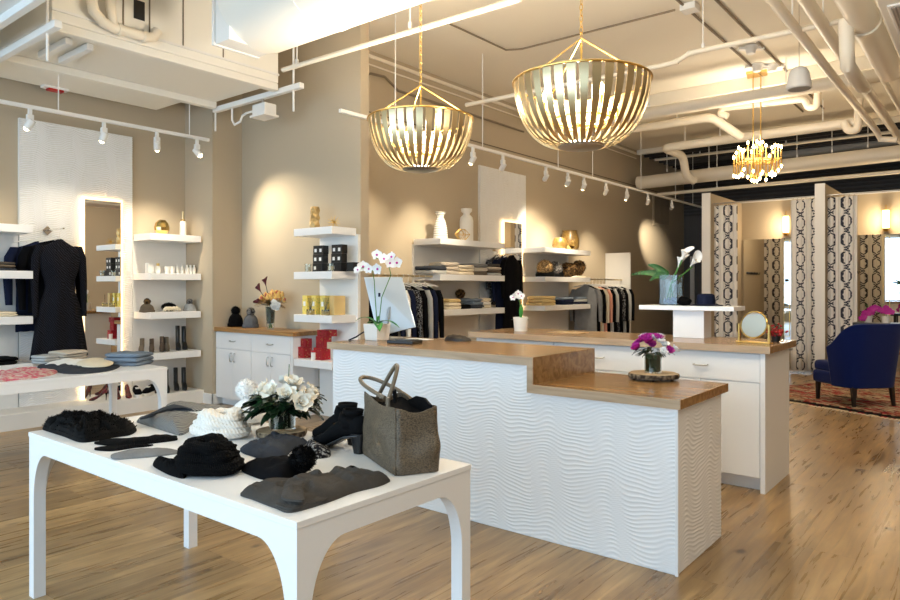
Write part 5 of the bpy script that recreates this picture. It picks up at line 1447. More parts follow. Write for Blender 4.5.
# pedestal shelf (white T) with vase and hat
y1 = 5.62; xa = -2.375; xb2 = -1.604; xp0 = -2.106; xp1 = -1.853
zt = 1.297
t = thing('pedestal_shelf', 'white T-shaped pedestal shelf standing on the back counter', 'shelf', ((xp0+xp1)/2,y1,1.0355))
MB().box(xp0,5.56,1.0355,xp1,5.74,zt-.036).build('post', M['white'], t, bevel=.002)
MB().box(xa,5.50,zt-.036,xb2,5.80,zt).build('top_slab', M['white'], t, bevel=.002)
MB().box(xp0-.03,5.53,1.0355,xp1+.45,5.78,1.041).build('glass_base', M['glass'], t) if False else None
xv = -2.157; yv = 5.65
t = thing('calla_vase', 'clear square glass vase of white calla lilies and fern on the pedestal shelf', 'vase', (xv,yv,zt+.0005))
zb = zt+.0005; w = .075; hv = 1.551-zb
MB().box(xv-w,yv-w*.8,zb,xv+w,yv-w*.8+.004,zb+hv).box(xv-w,yv+w*.8-.004,zb,xv+w,yv+w*.8,zb+hv).box(xv-w,yv-w*.8+.004,zb,xv-w+.004,yv+w*.8-.004,zb+hv).box(xv+w-.004,yv-w*.8+.004,zb,xv+w,yv+w*.8-.004,zb+hv).box(xv-w,yv-w*.8,zb,xv+w,yv+w*.8,zb+.006).build('square_glass', M['glass'], t)
m = MB()
for k in range(46): m.ball((xv+rnd.uniform(-w+.018,w-.018), yv+rnd.uniform(-w*.8+.018,w*.8-.018), zb+.016+rnd.uniform(0,.04)), .013, 8)
m.build('glass_pebbles', M['pebble'], t, smooth=True)
g = MB()
tips = [(-2.029, 5.6, 1.714), (-1.94, 5.58, 1.653), (-2.092, 5.68, 1.66)]
for k, tp in enumerate(tips): g.tube([(xv-.04+.03*k,yv,zb+.03),(xv,yv,zb+hv*.7),Vector(tp)-Vector((.015,0,.04))], .006, 8)
g.build('green_stems', M['stem'], t, smooth=True)
for k, tp in enumerate(tips):
    tp = Vector(tp); d = (tp-Vector((xv,yv,zb+hv*.6))).normalized(); u = d.orthogonal().normalized(); v = d.cross(u)
    def fcal(s, q, tp=tp, d=d, u=u, v=v):
        a = 2*PI*s; r_ = .004+.034*q**1.6; lip = .05*max(0, cos(a))*q**2
        return tp-d*.05+d*(.085*q+lip)+(u*cos(a)+v*sin(a))*r_*(1+.5*max(0,cos(a))*q)
    MB().grid(20, 8, fcal, closed_u=True).build('calla_bloom', M['petalw'], t, smooth=True, sharp=180)
    MB().tube([tp-d*.03, tp+d*.03], .004, 6).build('spadix', M['yellowk'], t, smooth=True)
m = MB()
for base_, tip_ in ((( xv-.03,yv,zb+hv),(-2.491, 5.6, 1.554)),((xv-.02,yv,zb+hv),(-2.359, 5.65, 1.639)),((xv-.03,yv,zb+hv),(-2.312, 5.58, 1.501))):
    b0, b1_ = Vector(base_), Vector(tip_)
    m.tube([b0,(b0+b1_)/2+Vector((0,0,.02)),b1_], .003, 5)
    for k in range(12):
        s_ = k/12; p_ = b0.lerp(b1_, s_)+Vector((0,0,.08*s_*(1-s_)))
        for sg in (-1,1): leaf(m, p_, (b1_-b0).normalized()+Vector((0,sg*.5,sg*.9)), .055*(1.1-s_), .014, .1, up=(0,-1,.2))
m.build('fern_leaves', M['leaf'], t, smooth=True, sharp=180)
xh = -1.87
t = thing('felt_hat', 'navy felt hat with curled brim on the pedestal shelf', 'hat', (xh,5.66,zt+.0005))
MB().lathe([(.0,.012),(.068,.012),(.072,.05),(.066,.088),(.045,.098),(0,.094)], (xh,5.66,zt+.0005), 32).build('hat_crown', M['navyf'], t, smooth=True)
MB().lathe([(.06,.006),(.13,.001),(.135,.006),(.128,.008),(.066,.014)], (xh,5.66,zt+.0005), 40, sy=.95).build('hat_brim', M['navyf'], t, smooth=True)
xh = -2.012
o = MB().ball((xh-.01,5.585,zt+.036),.036,12,nz=.4,sx=1.6,sz=.95).build('black_scarf', M['black_knit'], smooth=True, at=(xh,5.585,zt)); tag(o, 'small black crumpled scarf between the calla vase and navy hat', 'scarf')

# ================================================================ HANGING CLOTHES
def hanger(t, x, y, z, w, axis):
    # z is the height of the rod; the shoulders of the hanger sit below it
    u = Vector((1,0,0)) if axis == 'x' else Vector((0,1,0)); o = Vector((x,y,z))
    pts = [o+Vector((0,0,-.10))-u*w*.5+Vector((0,0,-.035)), o+Vector((0,0,-.085)), o+Vector((0,0,-.10))+u*w*.5+Vector((0,0,-.035))]
    MB().tube([pts[0],pts[1]], .007, 6).tube([pts[1],pts[2]], .007, 6).tube([o+Vector((0,0,-.085)),o+Vector((0,0,-.03)),o+u*.018+Vector((0,0,-.008)),o+u*.012+Vector((0,0,.016)),o-u*.008+Vector((0,0,.018)),o-u*.018+Vector((0,0,.006))], .0028, 6).build('hanger', M['hanger'], t, smooth=True)
def hung(name, label, cat, x, y, z, axis, w, length, thick, mt, seed=0, flare=1.0, sleeves=True, group=None, waist=1.0, sl=.55, hang=True, smt=None):
    t = thing(name, label, cat, (x,y,z-.1-length), group)
    u = Vector((1,0,0)) if axis == 'x' else Vector((0,1,0)); n_ = Vector((0,1,0)) if axis == 'x' else Vector((1,0,0))
    if hang: hanger(t, x, y, z, w*.95, axis)
    top = z-.095
    def hw(v):
        if v < .07: return w*(.16+.34*(v/.07)**.6)
        s = (v-.07)/.93
        base = .5*(1-.14*min(1,s*2)); 
        wst = 1-(1-waist)*math.exp(-((s-.33)/.13)**2)
        return w*base*wst*(1+(flare-1)*max(0,(s-.35)/.65))
    def f(s, v):
        a = 2*PI*s; q = hw(v); ff = .5*thick*(.45+.55*min(1,v*6))*(1+(flare-1)*.6*v)
        fold = 1+.22*v*sin(a*7+seed)+.1*sin(a*3+v*4+seed)
        drop = .03*abs(cos(a)) if v < .08 else 0
        zz = top-length*v-(w*.10*(abs(cos(a))**1.5))*(1-v)*(1 if v < .5 else .6)+.006*sin(a*5+seed)*v
        return tuple(Vector((x,y,0))+u*q*cos(a)+n_*ff*sin(a)*fold+Vector((0,0,zz)))
    m = MB().grid(48, 26, f, closed_u=True); m.build('garment_body', M[mt], t, smooth=True, sharp=80)
    if sleeves:
        for sg in (-1,1):
            p0 = Vector((x,y,top-w*.17))+u*sg*w*.44
            L_ = length*sl if sl < 1 else sl
            pts = [p0, p0+u*sg*w*.10+Vector((0,0,-.12*L_-.03)), p0+u*sg*w*.14+Vector((0,0,-.5*L_)), p0+u*sg*w*.13+n_*.02+Vector((0,0,-L_))]
            secs = []
            for i, p in enumerate(pts): 
                r = (w*.13, w*.135, w*.115, w*.085)[i]; secs.append((p, u*r*.75, n_*r*.6, 1))
            loft(secs, 14).build('sleeve', M[smt or mt], t, smooth=True)
    return t
# face-out arm and black dresses in front of the left rippled panel
t = thing('faceout_arm', 'chrome hanging arm with diamond plate on the left rippled panel', 'hook', (-8.15,3.08,2.06))
o = MB().obox((-8.145,3.08,2.07),(.012,.075,.075),0,PI/4).build('diamond_plate', M['chrome'], t, bevel=.003)
MB().box(-8.14,3.072,2.062,-7.72,3.088,2.078).build('square_arm', M['chrome'], t, bevel=.002)
zr = 2.055
hung('knit_dress', 'black zigzag lace midi dress, front one on the chrome arm by the lit mirror', 'dress', -7.80, 3.07, zr, 'y', .42, 1.26, .15, 'lace', 1, 1.6, waist=.74, sl=.60, group='black garments on the left panel')
hung('knit_jacket', 'black long-sleeved knit jacket, second on the chrome arm', 'jacket', -7.94, 3.04, zr, 'y', .50, .78, .10, 'black', 2, 1.05, sl=.85, group='black garments on the left panel')
hung('knit_jacket', 'dark blue-black jacket, rearmost on the chrome arm by the left panel', 'jacket', -8.06, 2.98, zr, 'y', .54, .98, .07, 'navyf', 3, 1.05, sl=.62, group='black garments on the left panel')
# garments before the far rippled panel
t = thing('faceout_arm', 'chrome hanging arm on the far rippled panel, beside the backlit shop-wall mirror', 'hook', (-6.07,8.62,2.05))
MB().box(-6.07,8.58,2.0,-6.06,8.66,2.08).build('plate', M['chrome'], t, bevel=.002)
MB().box(-6.06,8.612,2.032,-5.70,8.628,2.048).build('square_arm', M['chrome'], t)
hung('long_dress', 'long black dress hanging before the far lit mirror, nearest of its group', 'dress', -5.74, 8.62, 2.03, 'y', .44, 1.45, .12, 'black', 4, 1.25, sl=.4, group='dark garments on the far panel')
hung('long_cardigan', 'long black cardigan hanging before the far rippled panel, middle of its group', 'cardigan', -5.87, 8.60, 2.03, 'y', .46, 1.25, .10, 'navyf', 5, 1.1, sl=.5, group='dark garments on the far panel')
hung('pullover', 'dusty pink and grey top hanging behind the long black dress', 'top', -5.98, 8.57, 2.03, 'y', .44, .75, .08, 'tweed', 6, 1.0, sl=.6, group='dark garments on the far panel')
# rail racks
t = thing('clothes_rail', 'chrome clothes rail between the middle wall and the shelves behind the computer', 'clothes rail', (-5.82,5.9,1.56))
MB().box(-5.77,5.32,1.575,-5.75,6.795,1.60).build('rail_bar', M['champagne'], t)
MB().box(-6.118,5.5,1.575,-5.77,5.52,1.60).build('wall_arm', M['champagne'], t)
cols = ['black','navyf','whitewool','navyf','tweed','black','lgrey','navyf','black']
ys = [5.80,5.92,6.02,6.12,6.23,6.33,6.43,6.53,6.64]
lab = ['black shirt','navy blouse','white trimmed top','navy jacket','black and white checked top','black cardigan','pale grey draped top','navy blazer','black long jacket']
for i, (c_, y_, l_) in enumerate(zip(cols, ys, lab)):
    hung('hanging_garment', '%s on the clothes rail behind the computer, %s' % (l_, ('nearest the computer','second','third','fourth','fifth','sixth','seventh','eighth','last before the shelves')[i]), 'clothing', -5.76, y_, 1.588, 'x', .48, 1.0, .07, c_, i, 1.05, sl=.6, group='garments on the rail behind the computer')
t = thing('clothes_rail', 'chrome clothes rail between the far shelves and the white end panel', 'clothes rail', (-5.82,11.7,1.56))
MB().box(-5.77,10.96,1.575,-5.75,12.52,1.60).build('rail_bar', M['champagne'], t)
cols = ['marl','black','cream','orange','black','lgrey','black','tweed','black','lgrey','black']
lab = ['grey sweater','black top','cream blouse','peach blouse','black shirt','grey patterned top','black sweater','black and white top','black dress','pale grey cardigan','black jacket']
nm = ('nearest','second','third','fourth','fifth','sixth','seventh','eighth','ninth','tenth','last')
for i, (c_, l_) in enumerate(zip(cols, lab)):
    hung('hanging_garment', '%s on the far clothes rail, %s from the shelves' % (l_, nm[i]), 'clothing', -5.76, 11.02+.135*i, 1.588, 'x', .50, 1.0 if i else .95, .08, c_, i+20, 1.05, sl=.6, group='garments on the far rail')

# ================================================================ REAR DISPLAY TABLE
flat('floral_scarf', [(-5.663, 1.774), (-6.1, 1.91), (-6.133, 1.976), (-6.242, 2.106), (-6.294, 2.222), (-6.18, 2.266), (-5.918, 2.204), (-5.896, 2.303), (-5.709, 2.197), (-5.588, 2.017), (-5.582, 1.883), (-5.555, 1.79)], .035, 'floral', 'pink floral print scarf spread on the rear display table', 'scarf', amp=.5, seed=21)
flat('denim_garment', [(-6.309, 2.308), (-6.51, 2.403), (-6.485, 2.441), (-6.172, 2.432), (-5.945, 2.456), (-5.78, 2.553), (-5.91, 2.755), (-5.854, 2.785), (-5.642, 2.619), (-5.565, 2.438), (-5.676, 2.285), (-5.949, 2.294), (-6.229, 2.299)], .028, 'darkgrey', 'dark blue-grey garment lying flat on the rear display table', 'garment', amp=.4, seed=22)
def tb(px_): return px_
stack('folded_sweater', 'light grey knit sweater', 'left of the beige sweaters, rear display table', -6.642, 2.5, Z+.0, .20,.16,.024, ['lgrey','lgrey','lgrey'], .3, 'light grey sweaters on the rear table', 1)
stack('folded_sweater', 'beige sweater', 'on the rear display table', -6.562-.1, 2.67+.02, Z, .30,.24,.024, ['beige','beige','beige','beige'], .15, 'beige sweaters on the rear table', 2)
flat('cream_sweater', [(-6.012, 2.499), (-6.269, 2.634), (-6.352, 2.76), (-6.259, 2.835), (-5.989, 2.791), (-5.742, 2.654), (-5.688, 2.555), (-5.789, 2.473)], .03, 'cream', 'cream folded sweater resting on the dark garment, rear display table', 'sweater', z=Z+.028, seed=23)
flat('white_sweater', [(-6.42,2.70),(-6.40,2.40),(-6.20,2.38),(-6.08,2.46),(-6.1,2.68),(-6.25,2.74)], .05, 'whitewool', 'white knit sweater behind the cream sweater, rear display table', 'sweater', seed=24)
stack('folded_sweater', 'blue-grey sweater', 'at the right end of the rear display table', -5.852-.10, 2.932-.02, Z, .34,.27,.036, ['denim','denim','denim'], .5, 'blue-grey sweaters on the rear table', 5)

# ================================================================ LEFT BAY SHELF THINGS
zs1, zs2, zs3, zs4, zp = 2.0855, 1.6155, 1.1505, .6655, .1655
stack('folded_sweater', 'dark grey sweater', 'on the far-left second shelf', -7.95, 2.50, zs2, .32,.34,.03, ['darkgrey','taupeknit','char_knit'], 0, 'dark sweaters far left', 7)
stack('folded_sweater', 'cream sweater', 'on the far-left third shelf', -7.95, 2.50, zs3, .32,.36,.025, ['cream','cream'], 0, 'cream sweaters far left', 8)
hat('black fur-topped hat on the far-left third shelf behind the cream sweaters', -7.98,2.24, zs3,.07,.12,'black_knit','black_fur', seed=4)
stack('folded_sweater', 'black sweater', 'on the far-left lowest shelf', -7.95, 2.48, zs4, .34,.42,.035, ['black','black'], 0, 'black sweaters far left', 9)
X = -7.92
def yat(px, x=X): return px
y = 4.292
t = thing('gold_vase', 'rounded polished gold vase on the top shelf right of the dresses', 'vase', (-7.95,y,zs1))
m = MB(); m.lathe([(0,0),(.05,.002),(.085,.05),(.09,.09),(.075,.14),(.045,.175),(.03,.18),(0,.18)], (-7.95,y,zs1), 10); m.build('faceted_body', M['gold'], t)
y = 4.584
t = thing('tall_bottle', 'tall slim white and gold bottle on the top shelf right of the dresses', 'bottle', (-7.98,y,zs1))
MB().lathe([(0,0),(.036,.001),(.038,.01),(.038,.17),(.03,.19),(0,.19)], (-7.98,y,zs1), 24).build('ribbed_body', M['ceramic'], t, smooth=True)
MB().lathe([(0,.185),(.028,.186),(.026,.21),(0,.212)], (-7.98,y,zs1), 20).build('gold_collar', M['gold'], t, smooth=True)
MB().lathe([(0,.205),(.014,.205),(.012,.31),(0,.312)], (-7.98,y,zs1), 14).build('neck', M['champagne'], t, smooth=True)
y = 4.115
tag(MB().box(-7.95,y-.035,zs2,-7.88,y+.035,zs2+.12).build('white_carton', M['whitewool'], bevel=.002, at=(-7.92,y,zs2)), 'white upright carton at the left end of the second shelf, right of the dresses', 'box')
def bottle(label, x, y, z, r, h, group, mt='ceramic', cap='whitewool', nm='lotion_bottle'):
    t = thing(nm, label, 'bottle', (x,y,z), group)
    MB().lathe([(0,0),(r,.001),(r,h*.68),(r*.8,h*.74),(0,h*.74)], (x,y,z), 16).build('bottle_body', M[mt], t, smooth=True)
    MB().lathe([(0,h*.74),(r*.55,h*.74),(r*.55,h),(0,h)], (x,y,z), 12).build('cap', M[cap], t, smooth=True)
bottle('rounded clear-white bottle beside the white carton, second shelf', -7.92, 4.225, zs2, .032,.12, 'white bottles on the second shelf', cap='brass')
for px_y, w_ in ((4.34,'left'),(4.404,'right')):
    t = thing('candle_cup', 'small white candle cup on the second shelf, %s of two' % w_, 'candle', (-7.92,px_y,zs2), 'white candle cups')
    MB().lathe([(0,0),(.030,0),(.035,.085),(.031,.085),(.028,.06),(0,.06)], (-7.92,px_y,zs2), 18).build('cup', M['ceramic'], t, smooth=True)
for y, w_ in zip([4.476, 4.536, 4.603, 4.651, 4.698], ('first','second','third','fourth','fifth')):
    bottle('small white lotion bottle with rounded cap, %s in the row on the second shelf' % w_, -7.92, y, zs2, .021,.11, 'white lotion bottles in a row')
y = 4.091; hat('brown knitted hat with brown fur pompom, left on the third shelf by the mirror', -7.92, y, zs3, .075,.10,'taupeknit','fur_brown', .042, 1)
y = 4.355
t = thing('fluffy_hat', 'black and cream fluffy hat in the middle of the third shelf by the mirror', 'hat', (-7.9,y,zs3))
m = MB().ball((-7.94,y+.02,zs3+.052),.085,14,nz=.2,sz=.6); fuzz(m,(-7.94,y+.02,zs3+.052),.085,400,.02,3,.6); m.build('black_fluff', M['black_fur'], t, smooth=True)
m = MB()
for k in range(16): m.ball((-7.85+.02*sin(k*2.2), y-.08+.0115*k, zs3+.026+.018*abs(sin(k*1.9))),.022,8,nz=.3)
m.build('cream_ruffle', M['cream'], t, smooth=True)
y = 4.646; hat('pale grey knitted hat with grey fur pompom, right end of the third shelf', -7.93, y, zs3, .068,.09,'lgrey','fur_grey', .04, 2)
gb = 'ankle boots on the fourth shelf by the mirror'
for (px_y, rz_, h_, mt_, lb) in ((4.04,-.6,.14,'greyboot','brown-grey ankle boot, leftmost on the fourth shelf'),(4.163,-.5,.13,'brownboot','dark brown ankle boot, second from left on the fourth shelf'),
    (4.292,-.5,.15,'brownboot','dark brown ankle boot just behind its mate, third on the fourth shelf'),(4.353,-.4,.14,'greyboot','grey-brown ankle boot, fourth from left on the fourth shelf'),
    (4.517,-.4,.27,'blackboot','tall black boot behind the grey ankle boot, fourth shelf'),(4.603,-.3,.26,'blackboot','tall black boot at the right end of the fourth shelf')):
    boot(lb, -7.98 if h_ > .2 else -7.95, px_y, zs4, rz_, L=.19, H=h_, mt=mt_, heel=.03, group=gb)
gs = 'shoes along the low white plinth'
heel_shoe('dark red print high heel under the rear table, leftmost on the plinth', -7.95, 3.545, zp, -2.2, 'redshoe', gs)
heel_shoe('red print high heel on the plinth, second from left', -7.92, 3.733, zp, -.3, 'redshoe', gs)
heel_shoe('red print high heel on the plinth beside the black sneakers', -7.90, 3.851, zp, -.3, 'redshoe', gs)
sneaker('black sneaker with white rubber sole on the plinth, left of the pair', -7.92, 3.968, zp, -.3, gs)
sneaker('black sneaker with white rubber sole on the plinth, right of the pair', -7.92, 4.113, zp, -.9, gs)
for px_y, xx, lb in ((4.244,-8.03,'brown tall boot half hidden behind the sneakers on the plinth'),(4.342,-7.93,'tall black boot on the plinth, left of three at the right end'),(4.504,-8.0,'tall black boot on the plinth, middle of three at the right end'),(4.582,-7.95,'tall black boot on the plinth, right of three at the right end')):
    boot(lb, xx, px_y, zp, -.35, L=.19, H=.25, mt='blackboot' if 'black' in lb else 'brownboot', heel=.025, group=gs)

# ================================================================ MIDDLE SHELF THINGS
Ym = 4.93
x = -5.869; t = thing('faceted_vase', 'tall gold-leaf faceted vase on the top shelf right of the cabinet', 'vase', (x,Ym,zs1))
rnd = random.Random(5); n = 5; m = MB(); vs = []; fs = []
for j in range(7):
    for i in range(n):
        a = 2*PI*i/n+.6*(j % 2); r = .055*(1+.10*rnd.uniform(-1,1)) if 0 < j < 6 else .05
        vs.append((x+r*cos(a), Ym+r*sin(a), zs1+.245*j/6))
for j in range(6):
    for i in range(n):
        a_, b_, c_, d_ = j*n+i, j*n+(i+1) % n, (j+1)*n+(i+1) % n, (j+1)*n+i
        fs += [(a_,b_,d_),(b_,c_,d_)] if j % 2 == 0 else [(a_,b_,c_),(a_,c_,d_)]
fs += [tuple(range(n)), tuple(6*n+i for i in range(n))]
m.add(vs, fs).build('faceted_body', M['foil'], t)
x = -5.558; t = thing('spiky_ornament', 'brass spiky star ornament beside the faceted vase', 'ornament', (x,Ym,zs1))
m = MB(); ctr = Vector((x,Ym,zs1+.058))
for k in range(26):
    zc = 1-2*(k+.5)/26; a = k*2.4; q = math.sqrt(1-zc*zc); d = Vector((q*cos(a),q*sin(a),zc)); L_ = .075 if d.z > -.5 else .056/abs(d.z)*.99
    m.tube([ctr, ctr+d*min(L_,.075)], [.0035,.0014], 5)
m.ball(ctr, .01, 8); m.build('spikes', M['brass'], t)
# black candle boxes: three tiers of little boxes with a labelled jar before each
def candle_box(label, x, y, z, s, group, mt='blackdev', lab=True):
    t = thing('candle_box', label, 'box', (x,y,z), group)
    MB().box(x-s/2,y-s/2,z,x+s/2,y+s/2,z+.095).build('carton', M[mt], t, bevel=.0015)
    if lab: MB().box(x-s*.22,y-s/2-.0012,z+s*.3,x+s*.22,y-s/2-.0002,z+s*.75).build('white_label', M['paper'], t)
s = .098; gx = 'black candle boxes on the second short shelf'
rows = [(0,(318.5,)),(1,(315,324)),(2,(317.5,323))]
tiers = [(-5.776,0,'left pile, bottom front'),(-5.842+.01,1,'left pile, second tier'),(-5.792+.01,2,'left pile, topmost')]
xl = -5.817; xr = -5.517; x3 = -5.384
k = 0
for base_, w_ in ((xl,'left pile'),(xr,'right pile')):
    for tier in range(3):
        for j in range(2):
            xx = base_+(j-.5)*(s*.82+.001)+.006*tier; zz = zs2+tier*.0958
            candle_box('black candle box in the %s, %s tier, %s of two' % (w_, ('bottom','middle','top')[tier], ('left','right')[j]), xx, 4.96, zz, s*.82, gx, lab=tier > 0 or j == 0)
candle_box('black candle box at the right end of the second short shelf, unlabelled', -5.363+.03, 5.0, zs2, .10, gx, lab=False)
for px_x, w_ in ((-5.866,'left'),(-5.492,'right')):
    t = thing('glass_votive', 'small frosted glass votive before the black candle boxes, %s of two' % w_, 'candle', (px_x,4.83,zs2), 'glass votives')
    MB().lathe([(0,0),(.03,0),(.036,.085),(.033,.085),(.027,.01),(0,.01)], (px_x,4.83,zs2), 20).build('glass_cup', M['glass'], t, smooth=True)
    MB().lathe([(0,.011),(.026,.011),(.029,.055),(0,.055)], (px_x,4.83,zs2), 20).build('wax', M['cream'], t, smooth=True)
# yellow boxes and diffusers
gy = 'yellow patterned boxes'
for x, w_, mt_ in ((-6.01,'leftmost','yellowbox'),(-5.857,'second from left','yellowbox'),(-5.709,'third from left','yellowbox'),(-5.559,'rightmost, plain tan','tanbox')):
    t = thing('gift_box', '%s fragrance box on the third short shelf, %s' % ('yellow patterned' if mt_ == 'yellowbox' else 'tan', w_.replace(', plain tan','')), 'box', (x,4.97,zs3), gy)
    MB().box(x-.037,4.90,zs3,x+.037,5.06,zs3+.205).build('carton', M[mt_], t, bevel=.0015)
    if mt_ == 'yellowbox': MB().box(x-.02,4.8985,zs3+.09,x+.016,4.8998,zs3+.14).build('white_label', M['paper'], t)
for x, w_ in ((-5.824,'left'),(-5.58,'right')):
    t = thing('reed_diffuser', 'square glass reed diffuser with dark sticks, %s of two, before yellow boxes' % w_, 'diffuser', (x,4.83,zs3), 'reed diffusers')
    MB().box(x-.034,4.80,zs3,x+.034,4.86,zs3+.06).build('glass_bottle', M['glass'], t, bevel=.004)
    MB().box(x-.028,4.806,zs3+.006,x+.028,4.854,zs3+.042).build('oil', M['yellowk'], t)
    g = MB()
    for k in range(5): g.tube([(x,4.83,zs3+.02),(x-.03+.015*k,4.82+.006*k,zs3+.185)], .0022, 5)
    g.build('reeds', M['blackdev'], t)
# red gift boxes
gr = 'red gift boxes on the lowest short shelf'
def redbox(x, y, z, s, label, h=None):
    h = h or s; t = thing('red_gift_box', label, 'box', (x,y,z), gr)
    MB().box(x-s/2,y-s/2,z,x+s/2,y+s/2,z+h).build('carton', M['red'], t, bevel=.0015)
    g = MB(); rnd = random.Random(int(x*1000)+int(z*1000))
    for k in range(7):
        u, w = rnd.uniform(-s*.42,s*.42), rnd.uniform(h*.1,h*.9)
        g.box(x+u-.004,y-s/2-.001,z+w-.004,x+u+.004,y-s/2-.0002,z+w+.004); g.box(x+s/2+.0002,y+u-.004,z+w-.004,x+s/2+.001,y+u+.004,z+w+.004)
    g.build('gold_dots', M['gold'], t)
xr1, xr2 = -6.039, -5.752
redbox(xr1,4.92,zs4,.12,'red gift box, left pile bottom, lowest short shelf')
redbox(xr1+.01,4.94,zs4+.1205,.09,'red gift box on top of the left red box')
redbox(xr2+.035,4.90,zs4,.13,'red gift box, right pile bottom, lowest short shelf')
redbox(xr2+.03,4.93,zs4+.1305,.12,'red gift box, right pile middle, lowest short shelf')
redbox(xr2+.06,4.95,zs4+.251,.15,'wide red gift box at the top of the right pile',.07)
x = -5.773
t = thing('candle_cup', 'white and red candle between the red gift boxes', 'candle', (x,4.83,zs4))
MB().lathe([(0,0),(.026,0),(.028,.08),(0,.08)], (x,4.83,zs4), 20).build('cup', M['ceramic'], t, smooth=True)
MB().lathe([(0,.08),(.029,.08),(.029,.10),(0,.10)], (x,4.83,zs4), 20).build('red_lid', M['redw'], t, smooth=True)

# ================================================================ LOW CABINET THINGS
zc0 = .9555
x = -7.439; hat('black knitted hat with black fur pompom on the low cabinet', x, 4.98, zc0, .085,.165,'black_knit','black_fur',.058,3)
x = -7.125; hat('grey knitted hat with grey fur pompom on the low cabinet', x, 4.98, zc0, .085,.16,'grey_knit','fur_grey',.055,4)
x = -6.664; y = 4.93
t = thing('flower_vase', 'tall glass vase of burgundy callas and yellow lilies on the low cabinet', 'vase', (x,y,zc0))
MB().lathe([(0,0),(.040,0),(.060,.27),(.057,.27),(.037,.012),(0,.012)], (x,y,zc0), 28).build('glass_vase', M['glass'], t, smooth=True)
MB().lathe([(0,.07),(.040,.07),(.053,.265),(0,.265)], (x,y,zc0), 28).build('leaf_lining', M['darkglass'], t, smooth=True)
g = MB()
for k in range(7): g.tube([(x+.02*cos(k),y+.02*sin(k),zc0+.014),(x-.02*cos(k*1.3),y,zc0+.1)], .004, 5)
g.build('stems', M['stem'], t)
zt = zc0+.28; m = MB()
for k in range(44):
    a = rnd.uniform(0,2*PI); rr = .115*math.sqrt(rnd.random())
    m.lathe([(.0,0),(.018,.016),(.022,.04),(.013,.06),(.003,.07)], (x+.02+rr*1.9*cos(a), y+rr*sin(a)*.8, zt+.06+.07*rnd.random()-(rr*.3)), 8)
m.build('yellow_lily_buds', M['yellowpetal'], t, smooth=True)['kind'] = 'stuff'
m = MB()
for k in range(46):
    a = rnd.uniform(0,2*PI); leaf(m, (x+.03*cos(a),y+.03*sin(a),zt-.01+rnd.uniform(0,.05)), (cos(a),sin(a),rnd.uniform(.1,.8)), rnd.uniform(.11,.18), .018, .4)
m.build('bronze_leaves', M['leafbronze'] if 'leafbronze' in M else M['hammered'], t, smooth=True, sharp=180)
m = MB()
for k in range(7): bloom(m, (x+.10+.026*(k % 4), y-.03-.01*(k % 3), zt+.04-.014*k*.8), (1,-.6,.1), .042, k, ((5,.7,1),(5,1.2,1)))
m.build('white_orchids', M['petalw'], t, smooth=True, sharp=180)
for k, (dx, dy, dz) in enumerate(((-.10,-.0,.27),(-.19,-.02,.19),(-.15,-.05,.03))):
    tp = Vector((x+dx,y+dy,zt+dz)); d = (tp-Vector((x,y,zt-.05))).normalized(); u = d.orthogonal().normalized(); v = d.cross(u)
    def fcal(s_, q, tp=tp, d=d, u=u, v=v):
        a = 2*PI*s_; r_ = .004+.034*q**1.5
        return tp-d*.05+d*(.085*q+.03*max(0,cos(a))*q)+(u*cos(a)+v*sin(a))*r_
    MB().grid(16, 7, fcal, closed_u=True).build('burgundy_calla', M['maroon'], t, smooth=True, sharp=180)
    MB().tube([(x,y,zt),tp-d*.05], .004, 6).build('calla_stem', M['leafd'], t)

# ================================================================ SHOP WALL SHELF THINGS
x = -5.85
y = 7.072; t = thing('striped_vase', 'white horizontally ribbed vase with flared neck behind the computer, top shelf', 'vase', (x,y,zs1))
MB().lathe([(0,0),(.090,.001),(.096,.02),(.092,.13),(.070,.245),(.045,.30),(.048,.32),(.076,.365),(.066,.37),(0,.32)], (x,y,zs1), 36).build('ribbed_body', M['ceramic_band'], t, smooth=True, sharp=70)
y = 7.646; t = thing('bottle_vase', 'tall white bottle-shaped vase on the top shelf by the far lit mirror', 'vase', (x,y,zs1))
MB().lathe([(0,0),(.090,.001),(.096,.02),(.096,.29),(.084,.345),(.048,.38),(.048,.40),(.076,.425),(.078,.465),(.066,.468),(0,.42)], (x,y,zs1), 36).build('vase_body', M['ceramic'], t, smooth=True, sharp=70)
y = 7.375; t = thing('wire_ornament', 'open geometric brass wire ornament before the white bottle vase', 'ornament', (-5.72,y,zs1))
vv = [Vector((-5.72+.10*cos(a)*q, y+.125*sin(a)*q, zs1+z_)) for z_, q, off in ((.004,.45,0),(.08,1,.5),(.15,.45,0)) for a in [2*PI*(k+off)/5 for k in range(5)]]
g = MB()
for r_ in range(3):
    for k in range(5): g.tube([vv[r_*5+k], vv[r_*5+(k+1) % 5]], .0032, 5)
for r_ in range(2):
    for k in range(5):
        g.tube([vv[r_*5+k], vv[(r_+1)*5+k]], .0032, 5); g.tube([vv[r_*5+k], vv[(r_+1)*5+(k-1 if r_ == 0 else k+1) % 5]], .0032, 5)
g.build('wire_frame', M['brass'], t, smooth=True)
def sh(y): return y
def st(desc, where, px_y, z, d, mats, h=.055, group=None, seed=0, w=.32): stack('folded_garment', desc, where, -5.84, px_y, z, w, d, h, mats, 0, group, seed, 'folded clothing')
st('grey folded top','middle shelf behind the computer, left', 6.859, zs2, .34, ['lgrey','darkgrey'], group='folded tops on the middle shelf', seed=1)
st('beige folded top','middle shelf behind the computer, second pile', 7.13, zs2, .32, ['beige','beige','beige'], group='folded tops on the middle shelf', seed=2)
st('cream folded top','middle shelf behind the computer, third pile', 7.458, zs2, .36, ['cream','cream','cream'], .045, group='folded tops on the middle shelf', seed=3)
